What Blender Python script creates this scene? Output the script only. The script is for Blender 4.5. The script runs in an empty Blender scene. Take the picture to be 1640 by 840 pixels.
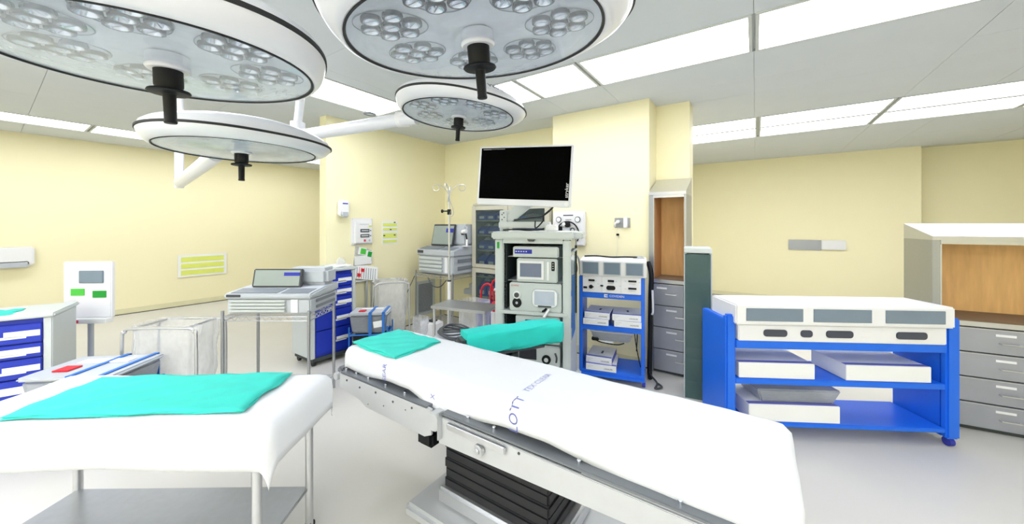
import bpy, bmesh, math, random
from mathutils import Vector, Matrix, Euler
random.seed(7)
SC = bpy.context.scene
COL = SC.collection
R = math.radians
# ------------------------------------------------------------------ camera
EYE = 1.55
cd = bpy.data.cameras.new('camera'); cam = bpy.data.objects.new('camera', cd); COL.objects.link(cam)
cam.location = (0, 0, EYE); cam.rotation_euler = (R(90), 0, R(34.1))
cd.sensor_width = 36; cd.lens = 576/1640*36; cd.shift_y = -60/1640; cd.clip_start = .05
SC.camera = cam
# ------------------------------------------------------------------ world, exposure
SC.view_settings.view_transform = 'Standard'; SC.view_settings.look = 'None'
SC.view_settings.exposure = 0.22; SC.view_settings.gamma = 1; SC.view_settings.use_curve_mapping = False
w = bpy.data.worlds.new('world'); SC.world = w; w.use_nodes = True
w.node_tree.nodes['Background'].inputs[0].default_value = (.8, .85, .9, 1)
w.node_tree.nodes['Background'].inputs[1].default_value = .3
PANEL = 6.4          # strength of the ceiling diffusers

# ------------------------------------------------------------------ materials
def lin(c):
    c = c/255
    return c/12.92 if c <= .04045 else ((c+.055)/1.055)**2.4
def S(r, g, b): return (lin(r), lin(g), lin(b), 1)
MATS = {}
def mat(name, rgb, rough=.5, metal=0, var=.04, scale=8, bump=0, bscale=60, stretch=None, coat=0, alpha=1, spec=.5):
    if name in MATS: return MATS[name]
    m = bpy.data.materials.new(name); m.use_nodes = True; nt = m.node_tree; N = nt.nodes; L = nt.links
    b = N['Principled BSDF']
    c = S(*rgb)
    tc = N.new('ShaderNodeTexCoord'); mp = N.new('ShaderNodeMapping'); L.new(tc.outputs['Object'], mp.inputs[0])
    if stretch: mp.inputs['Scale'].default_value = stretch
    nz = N.new('ShaderNodeTexNoise'); nz.inputs['Scale'].default_value = scale; nz.inputs['Detail'].default_value = 4
    L.new(mp.outputs[0], nz.inputs[0])
    mx = N.new('ShaderNodeMix'); mx.data_type = 'RGBA'
    mx.inputs[6].default_value = tuple(x*(1-var*2) for x in c[:3])+(1,)
    mx.inputs[7].default_value = tuple(min(1, x*(1+var)) for x in c[:3])+(1,)
    L.new(nz.outputs[0], mx.inputs[0]); L.new(mx.outputs[2], b.inputs['Base Color'])
    b.inputs['Roughness'].default_value = rough; b.inputs['Metallic'].default_value = metal
    b.inputs['Coat Weight'].default_value = coat; b.inputs['Alpha'].default_value = alpha
    b.inputs['Specular IOR Level'].default_value = spec
    if bump:
        n2 = N.new('ShaderNodeTexNoise'); n2.inputs['Scale'].default_value = bscale; L.new(mp.outputs[0], n2.inputs[0])
        bp = N.new('ShaderNodeBump'); bp.inputs['Strength'].default_value = bump; bp.inputs['Distance'].default_value = .01
        L.new(n2.outputs[0], bp.inputs['Height']); L.new(bp.outputs[0], b.inputs['Normal'])
    MATS[name] = m; return m
def emit(name, rgb, s):
    m = bpy.data.materials.new(name); m.use_nodes = True; b = m.node_tree.nodes['Principled BSDF']
    b.inputs['Base Color'].default_value = S(*rgb); b.inputs['Emission Color'].default_value = S(*rgb)
    b.inputs['Emission Strength'].default_value = s; return m
def glassy(name, rgb, trans=.7, rough=.05):
    m = bpy.data.materials.new(name); m.use_nodes = True; nt = m.node_tree; N = nt.nodes; L = nt.links
    b = N['Principled BSDF']; b.inputs['Base Color'].default_value = S(*rgb); b.inputs['Roughness'].default_value = rough
    t = N.new('ShaderNodeBsdfTransparent'); t.inputs[0].default_value = S(*[min(255, x+(255-x)*.6) for x in rgb])
    lw = N.new('ShaderNodeLayerWeight'); lw.inputs[0].default_value = .5; f = N.new('ShaderNodeMath'); f.operation = 'POWER'; f.inputs[1].default_value = 4; L.new(lw.outputs['Facing'], f.inputs[0])
    nz = N.new('ShaderNodeTexNoise'); nz.inputs['Scale'].default_value = 12
    ma = N.new('ShaderNodeMath'); ma.operation = 'MULTIPLY_ADD'; ma.inputs[1].default_value = .15; ma.inputs[2].default_value = 1-trans-.075
    L.new(nz.outputs[0], ma.inputs[0])
    ad = N.new('ShaderNodeMath'); ad.operation = 'ADD'; ad.use_clamp = True
    L.new(f.outputs[0], ad.inputs[0]); L.new(ma.outputs[0], ad.inputs[1])
    mx = N.new('ShaderNodeMixShader'); L.new(ad.outputs[0], mx.inputs[0]); L.new(t.outputs[0], mx.inputs[1]); L.new(b.outputs[0], mx.inputs[2])
    L.new(mx.outputs[0], N['Material Output'].inputs[0]); return m

M = dict(
 wall=mat('wall_paint', (247, 240, 201), .55, var=.015, scale=1.2, bump=.03, bscale=90),
 ceil=mat('ceiling_tile_vinyl', (216, 222, 228), .7, var=.02, scale=3, bump=.06, bscale=200),
 grid=mat('ceiling_grid_metal', (206, 210, 208), .5, var=.01),
 floor=mat('floor_vinyl', (210, 208, 203), .35, var=.03, scale=2.5, bump=.01),
 base=mat('baseboard_vinyl', (226, 222, 186), .5),
 basedark=mat('joint_dark', (70, 68, 60), .7),
 white=mat('white_plastic', (236, 237, 240), .35, var=.01),
 offwhite=mat('light_grey_enamel', (200, 207, 208), .38, var=.015),
 console=mat('cool_grey_plastic', (188, 194, 202), .42, var=.02),
 consoled=mat('dark_console_grey', (126, 133, 142), .45, var=.02),
 charcoal=mat('charcoal_plastic', (62, 66, 72), .45),
 black=mat('black_plastic', (14, 16, 21), .5, var=.01, spec=.3),
 rubber=mat('black_rubber', (24, 25, 30), .6),
 dark=mat('dark_interior', (58, 66, 68), .6),
 steel=mat('brushed_steel', (172, 175, 180), .34, .85, var=.05, scale=30, stretch=(1, 1, 12)),
 steell=mat('bright_steel', (205, 207, 210), .3, .8, var=.03, scale=20),
 steeld=mat('dull_steel_front', (172, 176, 188), .36, .6, var=.08, scale=5),
 chrome=mat('chrome', (226, 228, 232), .08, 1, var=.01),
 alum=mat('cast_aluminium', (196, 199, 203), .45, .35, var=.04, scale=14),
 alumd=mat('grey_ledge', (120, 125, 132), .45, .4),
 cabinet=mat('putty_enamel', (196, 193, 176), .4, var=.02),
 blue=mat('blue_enamel', (26, 110, 236), .38, var=.03),
 navy=mat('royal_blue_drawer', (18, 48, 176), .42, var=.03),
 bin=mat('blue_bin_plastic', (42, 88, 205), .4, var=.03),
 strap=mat('blue_strap', (34, 112, 200), .5),
 teal=mat('teal_cloth', (56, 205, 192), .85, var=.06, scale=14, bump=.15, bscale=300),
 teald=mat('teal_sleeve', (34, 204, 194), .8, var=.05, scale=10, bump=.12, bscale=200),
 sheet=mat('white_sheet', (220, 223, 228), .85, var=.01, scale=6, bump=.12, bscale=35),
 pad=mat('navy_black_pad', (26, 30, 44), .45),
 lav=mat('lavender_print', (196, 200, 240), .8),
 lavd=mat('lavender_print_dark', (150, 156, 222), .8),
 inkblue=mat('ink_blue', (52, 60, 172), .8),
 ink=mat('ink_grey', (70, 74, 86), .7),
 lampbody=mat('lamp_enamel', (226, 228, 236), .3, var=.01, coat=.3),
 reflector=mat('lamp_reflector_plate', (236, 239, 244), .35, .1, var=.07, scale=6, stretch=(1, 5, 1)),
 cup=mat('lamp_cup_chrome', (228, 232, 240), .08, 1, var=.12, scale=60),
 cupd=mat('lamp_cup_dark', (48, 56, 74), .2, .5),
 screen=mat('black_screen', (0, 0, 0), .6, var=0, spec=.03),
 lcd=mat('grey_lcd', (124, 140, 156), .3, var=.10, scale=3),
 lcdg=mat('grey_green_lcd', (150, 162, 158), .35, var=.05),
 lcdp=mat('violet_green_lcd', (118, 128, 156), .3, var=.25, scale=2.5),
 lcdw=mat('pale_lcd', (190, 198, 216), .25, var=.12, scale=9),
 paper=mat('paper', (240, 242, 242), .8, var=.01),
 paperg=mat('paper_label_lilac', (108, 114, 190), .7),
 ylw=mat('highlighter_yellow', (226, 236, 120), .8),
 green=mat('label_green', (84, 206, 74), .7), greend=mat('label_dark_green', (30, 158, 52), .7),
 red=mat('red_plastic', (214, 24, 44), .4), redp=mat('red_print', (220, 70, 90), .7),
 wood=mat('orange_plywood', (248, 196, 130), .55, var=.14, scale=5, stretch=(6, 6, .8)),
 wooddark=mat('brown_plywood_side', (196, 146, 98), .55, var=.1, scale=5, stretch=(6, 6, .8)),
 brown=mat('brown_rubber', (126, 104, 84), .6),
)
M['diff'] = emit('light_diffuser', (246, 248, 255), PANEL)
M['glass'] = glassy('clear_glass', (200, 215, 215), .86, .03)
M['lampglass'] = glassy('lamp_cover_glass', (235, 240, 246), .975, .03)
M['film'] = glassy('clear_plastic_film', (240, 242, 246), .68, .3)
M['film2'] = glassy('grey_plastic_film', (190, 196, 206), .5, .3)
M['cabglass'] = glassy('cabinet_door_glass', (150, 165, 165), .88, .03)
M['tealglass'] = glassy('green_tinted_glass', (110, 140, 140), .62, .05)

# ------------------------------------------------------------------ mesh helper
class MB:
    def __init__(s): s.v = []; s.f = []
    def add(s, vs, fs, mx=None):
        n = len(s.v); s.v += [(mx @ Vector(p)) if mx else Vector(p) for p in vs]; s.f += [tuple(i+n for i in f) for f in fs]; return s
    def box(s, x0, x1, y0, y1, z0, z1, mx=None):
        return s.add([(x0,y0,z0),(x1,y0,z0),(x1,y1,z0),(x0,y1,z0),(x0,y0,z1),(x1,y0,z1),(x1,y1,z1),(x0,y1,z1)],
                     [(0,3,2,1),(4,5,6,7),(0,1,5,4),(1,2,6,5),(2,3,7,6),(3,0,4,7)], mx)
    def hexa(s, lo, hi): return s.add(list(lo)+list(hi), [(0,3,2,1),(4,5,6,7),(0,1,5,4),(1,2,6,5),(2,3,7,6),(3,0,4,7)])
    def cyl(s, p0, p1, r, n=14, r2=None, mx=None):
        p0 = Vector(p0); p1 = Vector(p1); d = (p1-p0).normalized(); a = d.orthogonal().normalized(); b = d.cross(a); r2 = r if r2 is None else r2
        vs = []
        for p, q in ((p0, r), (p1, r2)):
            for i in range(n):
                t = 2*math.pi*i/n; vs.append(p+a*math.cos(t)*q+b*math.sin(t)*q)
        fs = [(i, (i+1) % n, n+(i+1) % n, n+i) for i in range(n)]+[tuple(range(n-1, -1, -1)), tuple(range(n, 2*n))]
        return s.add(vs, fs, mx)
    def tube(s, pts, r, n=8, smooth=True, closed=False, mx=None):
        P = [Vector(p) for p in pts]
        if smooth and len(P) > 2:
            Q = []; m = len(P)
            for i in range(m if closed else m-1):
                g = lambda k: P[k % m] if closed else P[max(0, min(m-1, k))]
                a, b, c, d = g(i-1), g(i), g(i+1), g(i+2)
                for k in range(6):
                    t = k/6; Q.append(.5*((2*b)+(c-a)*t+(2*a-5*b+4*c-d)*t*t+(3*b-a-3*c+d)*t**3))
            if not closed: Q.append(P[-1])
            P = Q
        m = len(P); vs = []; up = None
        for i, p in enumerate(P):
            if closed: d = (P[(i+1) % m]-P[i-1]).normalized()
            else: d = (P[min(m-1, i+1)]-P[max(0, i-1)]).normalized()
            if up is None: up = d.orthogonal().normalized()
            up = (up-d*up.dot(d)); up = up.normalized() if up.length > 1e-5 else d.orthogonal().normalized()
            b = d.cross(up)
            for k in range(n):
                t = 2*math.pi*k/n; vs.append(p+up*math.cos(t)*r+b*math.sin(t)*r)
        fs = []
        for i in range(m if closed else m-1):
            j = (i+1) % m
            for k in range(n): fs.append((i*n+k, i*n+(k+1) % n, j*n+(k+1) % n, j*n+k))
        if not closed: fs += [tuple(range(n-1, -1, -1)), tuple(range((m-1)*n, m*n))]
        return s.add(vs, fs, mx)
    def lathe(s, prof, n=32, mx=None, rf=None):
        vs = []; fs = []
        for (r, z) in prof:
            for i in range(n):
                t = 2*math.pi*i/n; k = rf(t, r) if rf else 1; vs.append((r*k*math.cos(t), r*k*math.sin(t), z))
        for j in range(len(prof)-1):
            for i in range(n): fs.append((j*n+i, j*n+(i+1) % n, (j+1)*n+(i+1) % n, (j+1)*n+i))
        return s.add(vs, fs, mx)
    def prism(s, poly, y0, y1, mx=None):      # poly in x,z ; extruded along y
        n = len(poly); vs = [(x, y0, z) for x, z in poly]+[(x, y1, z) for x, z in poly]
        return s.add(vs, [tuple(range(n)), tuple(range(2*n-1, n-1, -1))]+[(i, n+i, n+(i+1) % n, (i+1) % n) for i in range(n)], mx)
    def prismx(s, poly, x0, x1):               # poly in y,z ; extruded along x
        n = len(poly); vs = [(x0, y, z) for y, z in poly]+[(x1, y, z) for y, z in poly]
        return s.add(vs, [tuple(range(n)), tuple(range(2*n-1, n-1, -1))]+[(i, n+i, n+(i+1) % n, (i+1) % n) for i in range(n)])
    def mesh(s, name, m, bev=0, ang=35, seg=2):
        me = bpy.data.meshes.new(name); me.from_pydata([tuple(p) for p in s.v], [], s.f)
        bm = bmesh.new(); bm.from_mesh(me)
        bmesh.ops.recalc_face_normals(bm, faces=bm.faces)
        if bev:
            es = [e for e in bm.edges if len(e.link_faces) == 2 and e.calc_face_angle(0) > R(40)]
            bmesh.ops.bevel(bm, geom=es, offset=bev, segments=seg, affect='EDGES', clamp_overlap=True)
        for f in bm.faces: f.smooth = True
        bm.to_mesh(me); bm.free()
        me.set_sharp_from_angle(angle=R(ang)); me.materials.append(m); return me
    def build(s, name, m, parent=None, bev=0, ang=35, label=None, seg=2, kind=None):
        o = bpy.data.objects.new(name, s.mesh(name, m, bev, ang, seg)); COL.objects.link(o)
        if parent: o.parent = parent
        if label: o['label'] = label
        if kind: o['kind'] = kind
        return o
def B(*a): return MB().box(*a)
def tag(o, label, cat, group=None):
    o['label'] = label; o['category'] = cat
    if group: o['group'] = group
    return o
def thing(name, label, cat, loc=(0,0,0), rz=0, group=None):
    o = bpy.data.objects.new(name, None); COL.objects.link(o); o.empty_display_size = .1
    o.location = loc; o.rotation_euler = (0, 0, rz); return tag(o, label, cat, group)
def struct(name, mb, m, parent=None, bev=0):
    o = mb.build(name, m, parent, bev); 
    if not parent: o['kind'] = 'structure'
    return o
def dup(root, loc=None, rz=None, label=None, group=None):
    kids = {}
    for c in bpy.data.objects: 
        if c.parent: kids.setdefault(c.parent, []).append(c)
    r = root.copy(); COL.objects.link(r)
    if loc: r.location = loc
    if rz is not None: r.rotation_euler = (0, 0, rz)
    if label: r['label'] = label
    if group: r['group'] = group
    for ch in kids.get(root, []):
        c = ch.copy(); COL.objects.link(c); c.parent = r
        for g in kids.get(ch, []):
            d = g.copy(); COL.objects.link(d); d.parent = c
    return r
def textmesh(s, size):
    cu = bpy.data.curves.new('t', 'FONT'); cu.body = s; cu.size = size; cu.align_x = 'CENTER'; cu.align_y = 'CENTER'; cu.extrude = .0006; cu.resolution_u = 3
    o = bpy.data.objects.new('t', cu); COL.objects.link(o); bpy.context.view_layer.update()
    me = bpy.data.meshes.new_from_object(o.evaluated_get(bpy.context.evaluated_depsgraph_get()))
    bpy.data.objects.remove(o); return me
def text(s, size, m, parent, loc, rot=(R(90), 0, 0), name='lettering'):
    me = textmesh(s, size); me.transform(Matrix.Translation(loc) @ Euler(rot).to_matrix().to_4x4())
    me.materials.clear(); me.materials.append(m)
    o = bpy.data.objects.new(name, me); COL.objects.link(o); o.parent = parent; return o

# ------------------------------------------------------------------ room shell
CZ = 2.91
XL, YB = -4.41, 4.466
struct('floor', B(-9.2, 5.2, -3.2, 9.8, -.1, 0), M['floor'])
ceil = struct('ceiling', B(-9.2, 5.2, -3.2, 9.8, CZ+.02, CZ+.12), M['grid'])
struct('wall_left', B(XL-.15, XL, 2.40, YB, 0, CZ+.02), M['wall'])
struct('wall_back', B(XL-.15, -2.11, YB, YB+.15, 0, CZ+.02), M['wall'])
struct('wall_chase', B(-2.11, -.948, 4.03, YB+.15, 0, CZ+.02), M['wall'])
struct('wall_recess', B(-.948, -.60, 4.37, YB+.15, 0, CZ+.02), M['wall'])
struct('wall_bay_left', B(-9.15, -9.0, -3.15, 5.75, 0, CZ+.02), M['wall'])
struct('wall_bay_back', B(-9.0, XL-.15, 5.6, 5.75, 0, CZ+.02), M['wall'])
struct('wall_bay_side', B(XL-.30, XL-.15, YB, 5.6, 0, CZ+.02), M['wall'])
struct('wall_hall_left', B(-1.75, -1.6, YB+.15, 9.1, 0, CZ+.02), M['wall'])
struct('wall_hall_back', B(-1.75, 2.37, 9.1, 9.6, 0, CZ+.02), M['wall'])
struct('wall_hall_recess', B(2.37, 5.0, 9.45, 9.6, 0, CZ+.02), M['wall'])
struct('wall_right', B(5.0, 5.15, -3.15, 9.6, 0, CZ+.02), M['wall'])
struct('wall_front', B(-9.15, 5.15, -3.15, -3.0, 0, CZ+.02), M['wall'])
def baseb(name, x0, x1, y0, y1):
    b = struct(name, B(x0, x1, y0, y1, .012, .10), M['base'], bev=.003)
    B(x0, x1, y0, y1, 0, .012).build('floor_joint', M['basedark'], b)
baseb('baseboard_left', XL, XL+.012, 2.40, YB)
baseb('baseboard_back', XL+.012, -2.11, YB-.012, YB)
baseb('baseboard_chase', -2.11, -.948, 4.018, 4.03)
baseb('baseboard_hall', -1.6, 2.37, 9.088, 9.1)
baseb('baseboard_bay', -9.0, -8.988, -3, 5.6)

# lights in the ceiling: cells (x0,x1,y0,y1)
strips = []
for a, b in ((-4.35+.0, -3.12), (-3.11, -1.89), (-1.88, -1.26), (-1.24, -.02), (0, 1.22)):
    strips.append((a if a > -3.9 else -3.27, b, 2.79, 3.40, 'back row'))
strips.pop(0)
for y0 in (1.57, .33, -.91): strips.append((-3.90, -3.29, y0, y0+1.22, 'left row'))
for y0 in (-1.7, -2.31, -2.92):  # the two rows farther back are added out of view as frontal fill light
    for x0 in (-4.3, -3.07, -1.84, -.61, .62, 1.85): strips.append((x0, x0+1.22, y0, y0+.60, 'front row'))
for y0 in (1.57, .33): strips.append((1.3, 1.91, y0, y0+1.22, 'right row'))
for x0 in (-1.2, .04, 1.28, 2.52): 
    for y0 in (5.5, 6.13): strips.append((x0, x0+1.22, y0, y0+.61, 'hall row'))
for y0 in (-1.6, -.36, .88, 2.12, 3.36): strips.append((-8.1, -7.49, y0, y0+1.22, 'bay row'))
ROWLAB = {'back row': 'bright white ceiling light panel in the row above the back wall', 'left row': 'bright white ceiling light panel in the row along the left wall',
          'front row': 'unseen white ceiling light panel behind the viewer', 'right row': 'white ceiling light panel right of the operating table',
          'hall row': 'white ceiling light panel in the double row over the blue bench at right', 'bay row': 'white ceiling light panel in the far bay at left'}
for i, (x0, x1, y0, y1, row) in enumerate(strips):
    lab = ROWLAB[row]
    if row == 'back row':
        lab = ['long ceiling light panel of the back row, seen beside the farther lamp', 'square ceiling light panel, third from right in the back row',
               'long bright ceiling light panel directly above the wall outlet', 'long ceiling light panel at the right end of the back row'][i]
    if row == 'left row': lab = ['ceiling light panel along the left wall, nearest the back corner', 'middle ceiling light panel along the left wall', 'ceiling light panel along the left wall, farthest from the corner'][round((1.57-y0)/1.24)]
    if row == 'front row': lab = '%s ceiling light panel of the %s row behind the viewer' % (['first', 'second', 'third', 'fourth', 'fifth', 'sixth'][round((x0+4.3)/1.23)], ['rearmost added fill', 'middle', 'nearest'][round((y0+2.92)/.61)])
    if row == 'right row': lab = ['ceiling light panel over the far right end of the operating table', 'ceiling light panel at the top right, nearest the viewer'][round((1.57-y0)/1.24)]
    if row == 'hall row': lab = '%s ceiling light panel from the left in the %s row of the right hall' % (['first', 'second', 'third', 'fourth'][round((x0+1.2)/1.24)], 'nearer' if y0 < 6 else 'farther')
    if row == 'bay row': lab = '%s ceiling light panel from the near end of the row in the far left bay' % ['first', 'second', 'third', 'fourth', 'fifth'][round((y0+1.6)/1.24)]
    t = thing('ceiling_light', lab, 'ceiling light', ((x0+x1)/2, (y0+y1)/2, CZ-.006), 0, 'ceiling light panels, '+row)
    hx, hy = (x1-x0)/2, (y1-y0)/2; f = MB()
    f.box(-hx, hx, -hy, -hy+.022, 0, .026); f.box(-hx, hx, hy-.022, hy, 0, .026); f.box(-hx, -hx+.022, -hy+.022, hy-.022, 0, .026); f.box(hx-.022, hx, -hy+.022, hy-.022, 0, .026)
    f.build('frame', M['grid'], t)
    B(-hx+.022, hx-.022, -hy+.022, hy-.022, .008, .014).build('diffuser', M['diff'], t)
# ceiling tiles (recessed joints) where no light sits
def inview(x, y, z):
    fw = x*-.5606+y*.828
    if fw < .4: return False
    u = 820+576*(x*.828+y*.5606)/fw; v = 360-576*(z-EYE)/fw
    return -80 < u < 1720 and -150 < v < 860
tm = {}; cnt = 0
def tile(x0, x1, y0, y1):
    global cnt
    if x1-x0 < .03 or y1-y0 < .03: return
    k = (round(x1-x0, 3), round(y1-y0, 3))
    if k not in tm:
        a, b = k[0]/2-.0008, k[1]/2-.0008; tm[k] = B(-a, a, -b, b, 0, .02).mesh('ceiling_tile', M['ceil'], bev=.0015, seg=1)
    o = bpy.data.objects.new('ceiling_tile', tm[k]); COL.objects.link(o); o.location = ((x0+x1)/2, (y0+y1)/2, CZ); o.parent = ceil; cnt += 1
ylines = [-3.0, -1.7, -1.09, .33-1.24, .33, 1.57, 2.79, 3.40, 4.03, 4.466, 5.5, 6.13, 6.74, 7.96, 9.1]
xlines = [-9, -8.1, -7.49, -6.3, -5.1, XL, -3.90, -3.29, -3.11+.0, -1.885, -1.25, -.01, 1.3, 1.91, 3.1, 5.0]
big = MB()
for i in range(len(xlines)-1):
    for j in range(len(ylines)-1):
        x0, x1, y0, y1 = xlines[i], xlines[i+1], ylines[j], ylines[j+1]
        cx, cy = (x0+x1)/2, (y0+y1)/2
        if any(a-.03 <= cx <= b+.03 and c-.03 <= cy <= d+.03 for a, b, c, d, _ in strips): continue
        if x1 <= XL+.01 and cy > 5.6 or (cy > YB and XL < cx < -1.6): continue
        n = max(1, round((y1-y0)/1.22)) if x1-x0 < 1.4 else max(1, round((y1-y0)/.61))
        if inview(cx, cy, CZ):
            for k in range(n): tile(x0, x1, y0+(y1-y0)*k/n, y0+(y1-y0)*(k+1)/n)
        else: big.box(x0+.002, x1-.002, y0+.002, y1-.002, CZ, CZ+.02)
big.build('ceiling_panels_unseen', M['ceil'], ceil, kind='stuff')

# ------------------------------------------------------------------ surgical lamps
cupm = None
def lamp(label, loc, tilt=(0, 0), turn=0, arm=None, knob=False, letter=False, group='surgical lamps'):
    t = thing('surgical_lamp', label, 'surgical lamp', loc, 0)
    t.rotation_euler = (Matrix.Rotation(-R(tilt[1]), 3, Vector((-.5606, .828, 0))) @ Matrix.Rotation(R(tilt[0]), 3, Vector((.828, .5606, 0)))).to_euler()   # pitch about the room diagonal, then roll
    rf = lambda a, r: 1+.062*(max(0, (r-.40)/.07))*math.cos(3*(a-R(turn)))
    lo = MB().lathe([(.400, .0), (.408, -.004), (.425, .002), (.448, .018), (.460, .036), (.464, .046)], 96, rf=rf)
    lo.build('lower_rim', M['lampbody'], t, ang=60)
    MB().lathe([(.464, .046), (.469, .048), (.469, .058), (.462, .060)], 96, rf=rf).build('seam_gasket', M['rubber'], t)
    MB().lathe([(.462, .060), (.454, .085), (.43, .108), (.385, .132), (.32, .152), (.20, .168), (.10, .174), (.0005, .174)], 96, rf=rf).build('upper_cover', M['lampbody'], t, ang=60)
    MB().lathe([(.392, .002), (.396, -.005), (.401, -.005), (.401, .004)], 80).build('black_glass_seal', M['rubber'], t)
    MB().lathe([(.0005, .034), (.37, .034), (.393, .004)], 64).build('reflector_plate', M['reflector'], t, ang=60)
    MB().lathe([(.0005, -.006), (.30, -.004), (.393, .0), (.393, .002), (.30, -.002), (.0005, -.004)], 64).build('cover_glass', M['lampglass'], t, ang=60)
    global cupm
    if cupm is None:
        c = MB().lathe([(.0225, -.001), (.021, .001), (.017, .005), (.010, .010), (.0005, .012)], 20)
        c.box(-.0018, .0018, -.019, .019, .0, .008)
        cupm = c.mesh('lens_cup', M['cup'], ang=50)
        lamp.cupd = MB().lathe([(.0285, .011), (.0295, .004), (.0285, -.001), (.0225, -.0015)], 24).mesh('cup_rim', M['cupd'], ang=50)
    for k in range(7):
        a = R(turn+k*360/7+12); cx, cy = .265*math.cos(a), .265*math.sin(a)
        n = MB(); pts = []
        for q in range(20):
            b = 2*math.pi*q/20; ex = .108*math.cos(b); ey = .088*math.sin(b)
            pts.append((cx+ex*math.cos(a)-ey*math.sin(a), cy+ex*math.sin(a)+ey*math.cos(a), .031))
        n.tube(pts, .0016, 5, closed=True).build('cluster_groove', M['consoled'], t)
        for j in range(7):
            b = a+R(60*j+30); rr = 0 if j == 6 else .066
            o = bpy.data.objects.new('lens_cup', cupm); COL.objects.link(o); o.parent = t
            o.location = (cx+rr*math.cos(b), cy+rr*math.sin(b), .022); o.rotation_euler = (0, 0, random.uniform(-.6, .6)+R(90))
            e = bpy.data.objects.new('cup_rim', lamp.cupd); COL.objects.link(e); e.parent = o
    MB().lathe([(.0005, .03), (.052, .03), (.055, -.01), (.050, -.016), (.0005, -.016)], 32).build('handle_collar', M['lampbody'], t)
    h = MB().lathe([(.0005, -.016), (.036, -.016), (.036, -.064), (.033, -.07), (.033, -.074), (.052, -.078), (.054, -.083), (.050, -.087), (.018, -.089), (.0165, -.093)], 32)
    h.lathe([(.0165, -.093), (.0155, -.168), (.017, -.176), (.015, -.18), (.0005, -.18)], 24)
    h.build('sterile_handle', M['black'], t)
    if knob:
        MB().lathe([(.030, -.012), (.034, -.012), (.034, .012), (.030, .012), (.030, -.012)], 24, Matrix.Translation((-.335, -.225, .172)) @ Euler((R(80), 0, R(60))).to_matrix().to_4x4()).build('ring_knob', M['chrome'], t)
        MB().cyl((-.335, -.225, .10), (-.335, -.225, .145), .010).build('knob_post', M['lampbody'], t)
    return t
l1 = lamp('large nearest surgical lamp with black handle, hanging at the top centre', (-.748, .906, 2.145), (6.8, 4.4), turn=-86)
MB().cyl((0, 0, .14), (0, 0, .30), .045, 20).cyl((0, 0, .30), (0, 0, CZ-2.145), .032, 20).build('support_arm', M['lampbody'], l1)
l2 = lamp('smaller farther surgical lamp above the monitor, its white arm reaching left', (-1.809, 1.975, 2.347), (0, -3.6), turn=-81, knob=True)
a2 = MB().tube([(-.43, -.03, .03), (-.62, -.09, .01), (-1.55, -.38, -.10)], .052, 16, smooth=False)
a2.cyl((-1.58, -.39, -.16), (-1.58, -.39, .02), .06, 20).cyl((-1.58, -.39, .0), (-1.54, -.39, .46), .034, 16)
ar = a2.build('support_arm', M['lampbody'], l2)
MB().cyl((-.50, -.03, .03), (-.60, -.085, .02), .062, 18).build('arm_joint', M['white'], ar, bev=.006)
MB().lathe([(.036, -.002), (.05, 0), (.05, .01)], 16, Matrix.Translation((-.86, -.16, .07))).build('arm_screw', M['consoled'], ar)
# lettering set around the far rim of the second lamp, read from behind
me = textmesh('AURORA', .042)
for v in me.vertices:
    a = R(-14)-v.co.x/.44; r = .452+v.co.y*.6
    v.co = Vector((r*math.cos(a), r*math.sin(a), .100-v.co.y*.8+v.co.z))
me.materials.clear(); me.materials.append(M['ink']); o = bpy.data.objects.new('lettering', me); COL.objects.link(o); o.parent = l2
l3 = lamp('large surgical lamp hanging at the top left corner over the second table', (-1.53, .33, 2.05), (3, 0), turn=10)
MB().cyl((0, 0, .14), (0, 0, CZ-2.07), .036, 20).build('support_arm', M['lampbody'], l3)
l4 = lamp('surgical lamp half hidden low behind the top left lamp', (-2.62, .90, 2.0), (0, 0), turn=60)
a4 = MB().tube([(-.43, 0, .03), (-.7, .02, .0), (-1.9, .16, -.05)], .05, 14, smooth=False); a4.cyl((-1.93, .16, -.1), (-1.93, .16, CZ-2.0), .036, 16)
a4.build('support_arm', M['lampbody'], l4)

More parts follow.
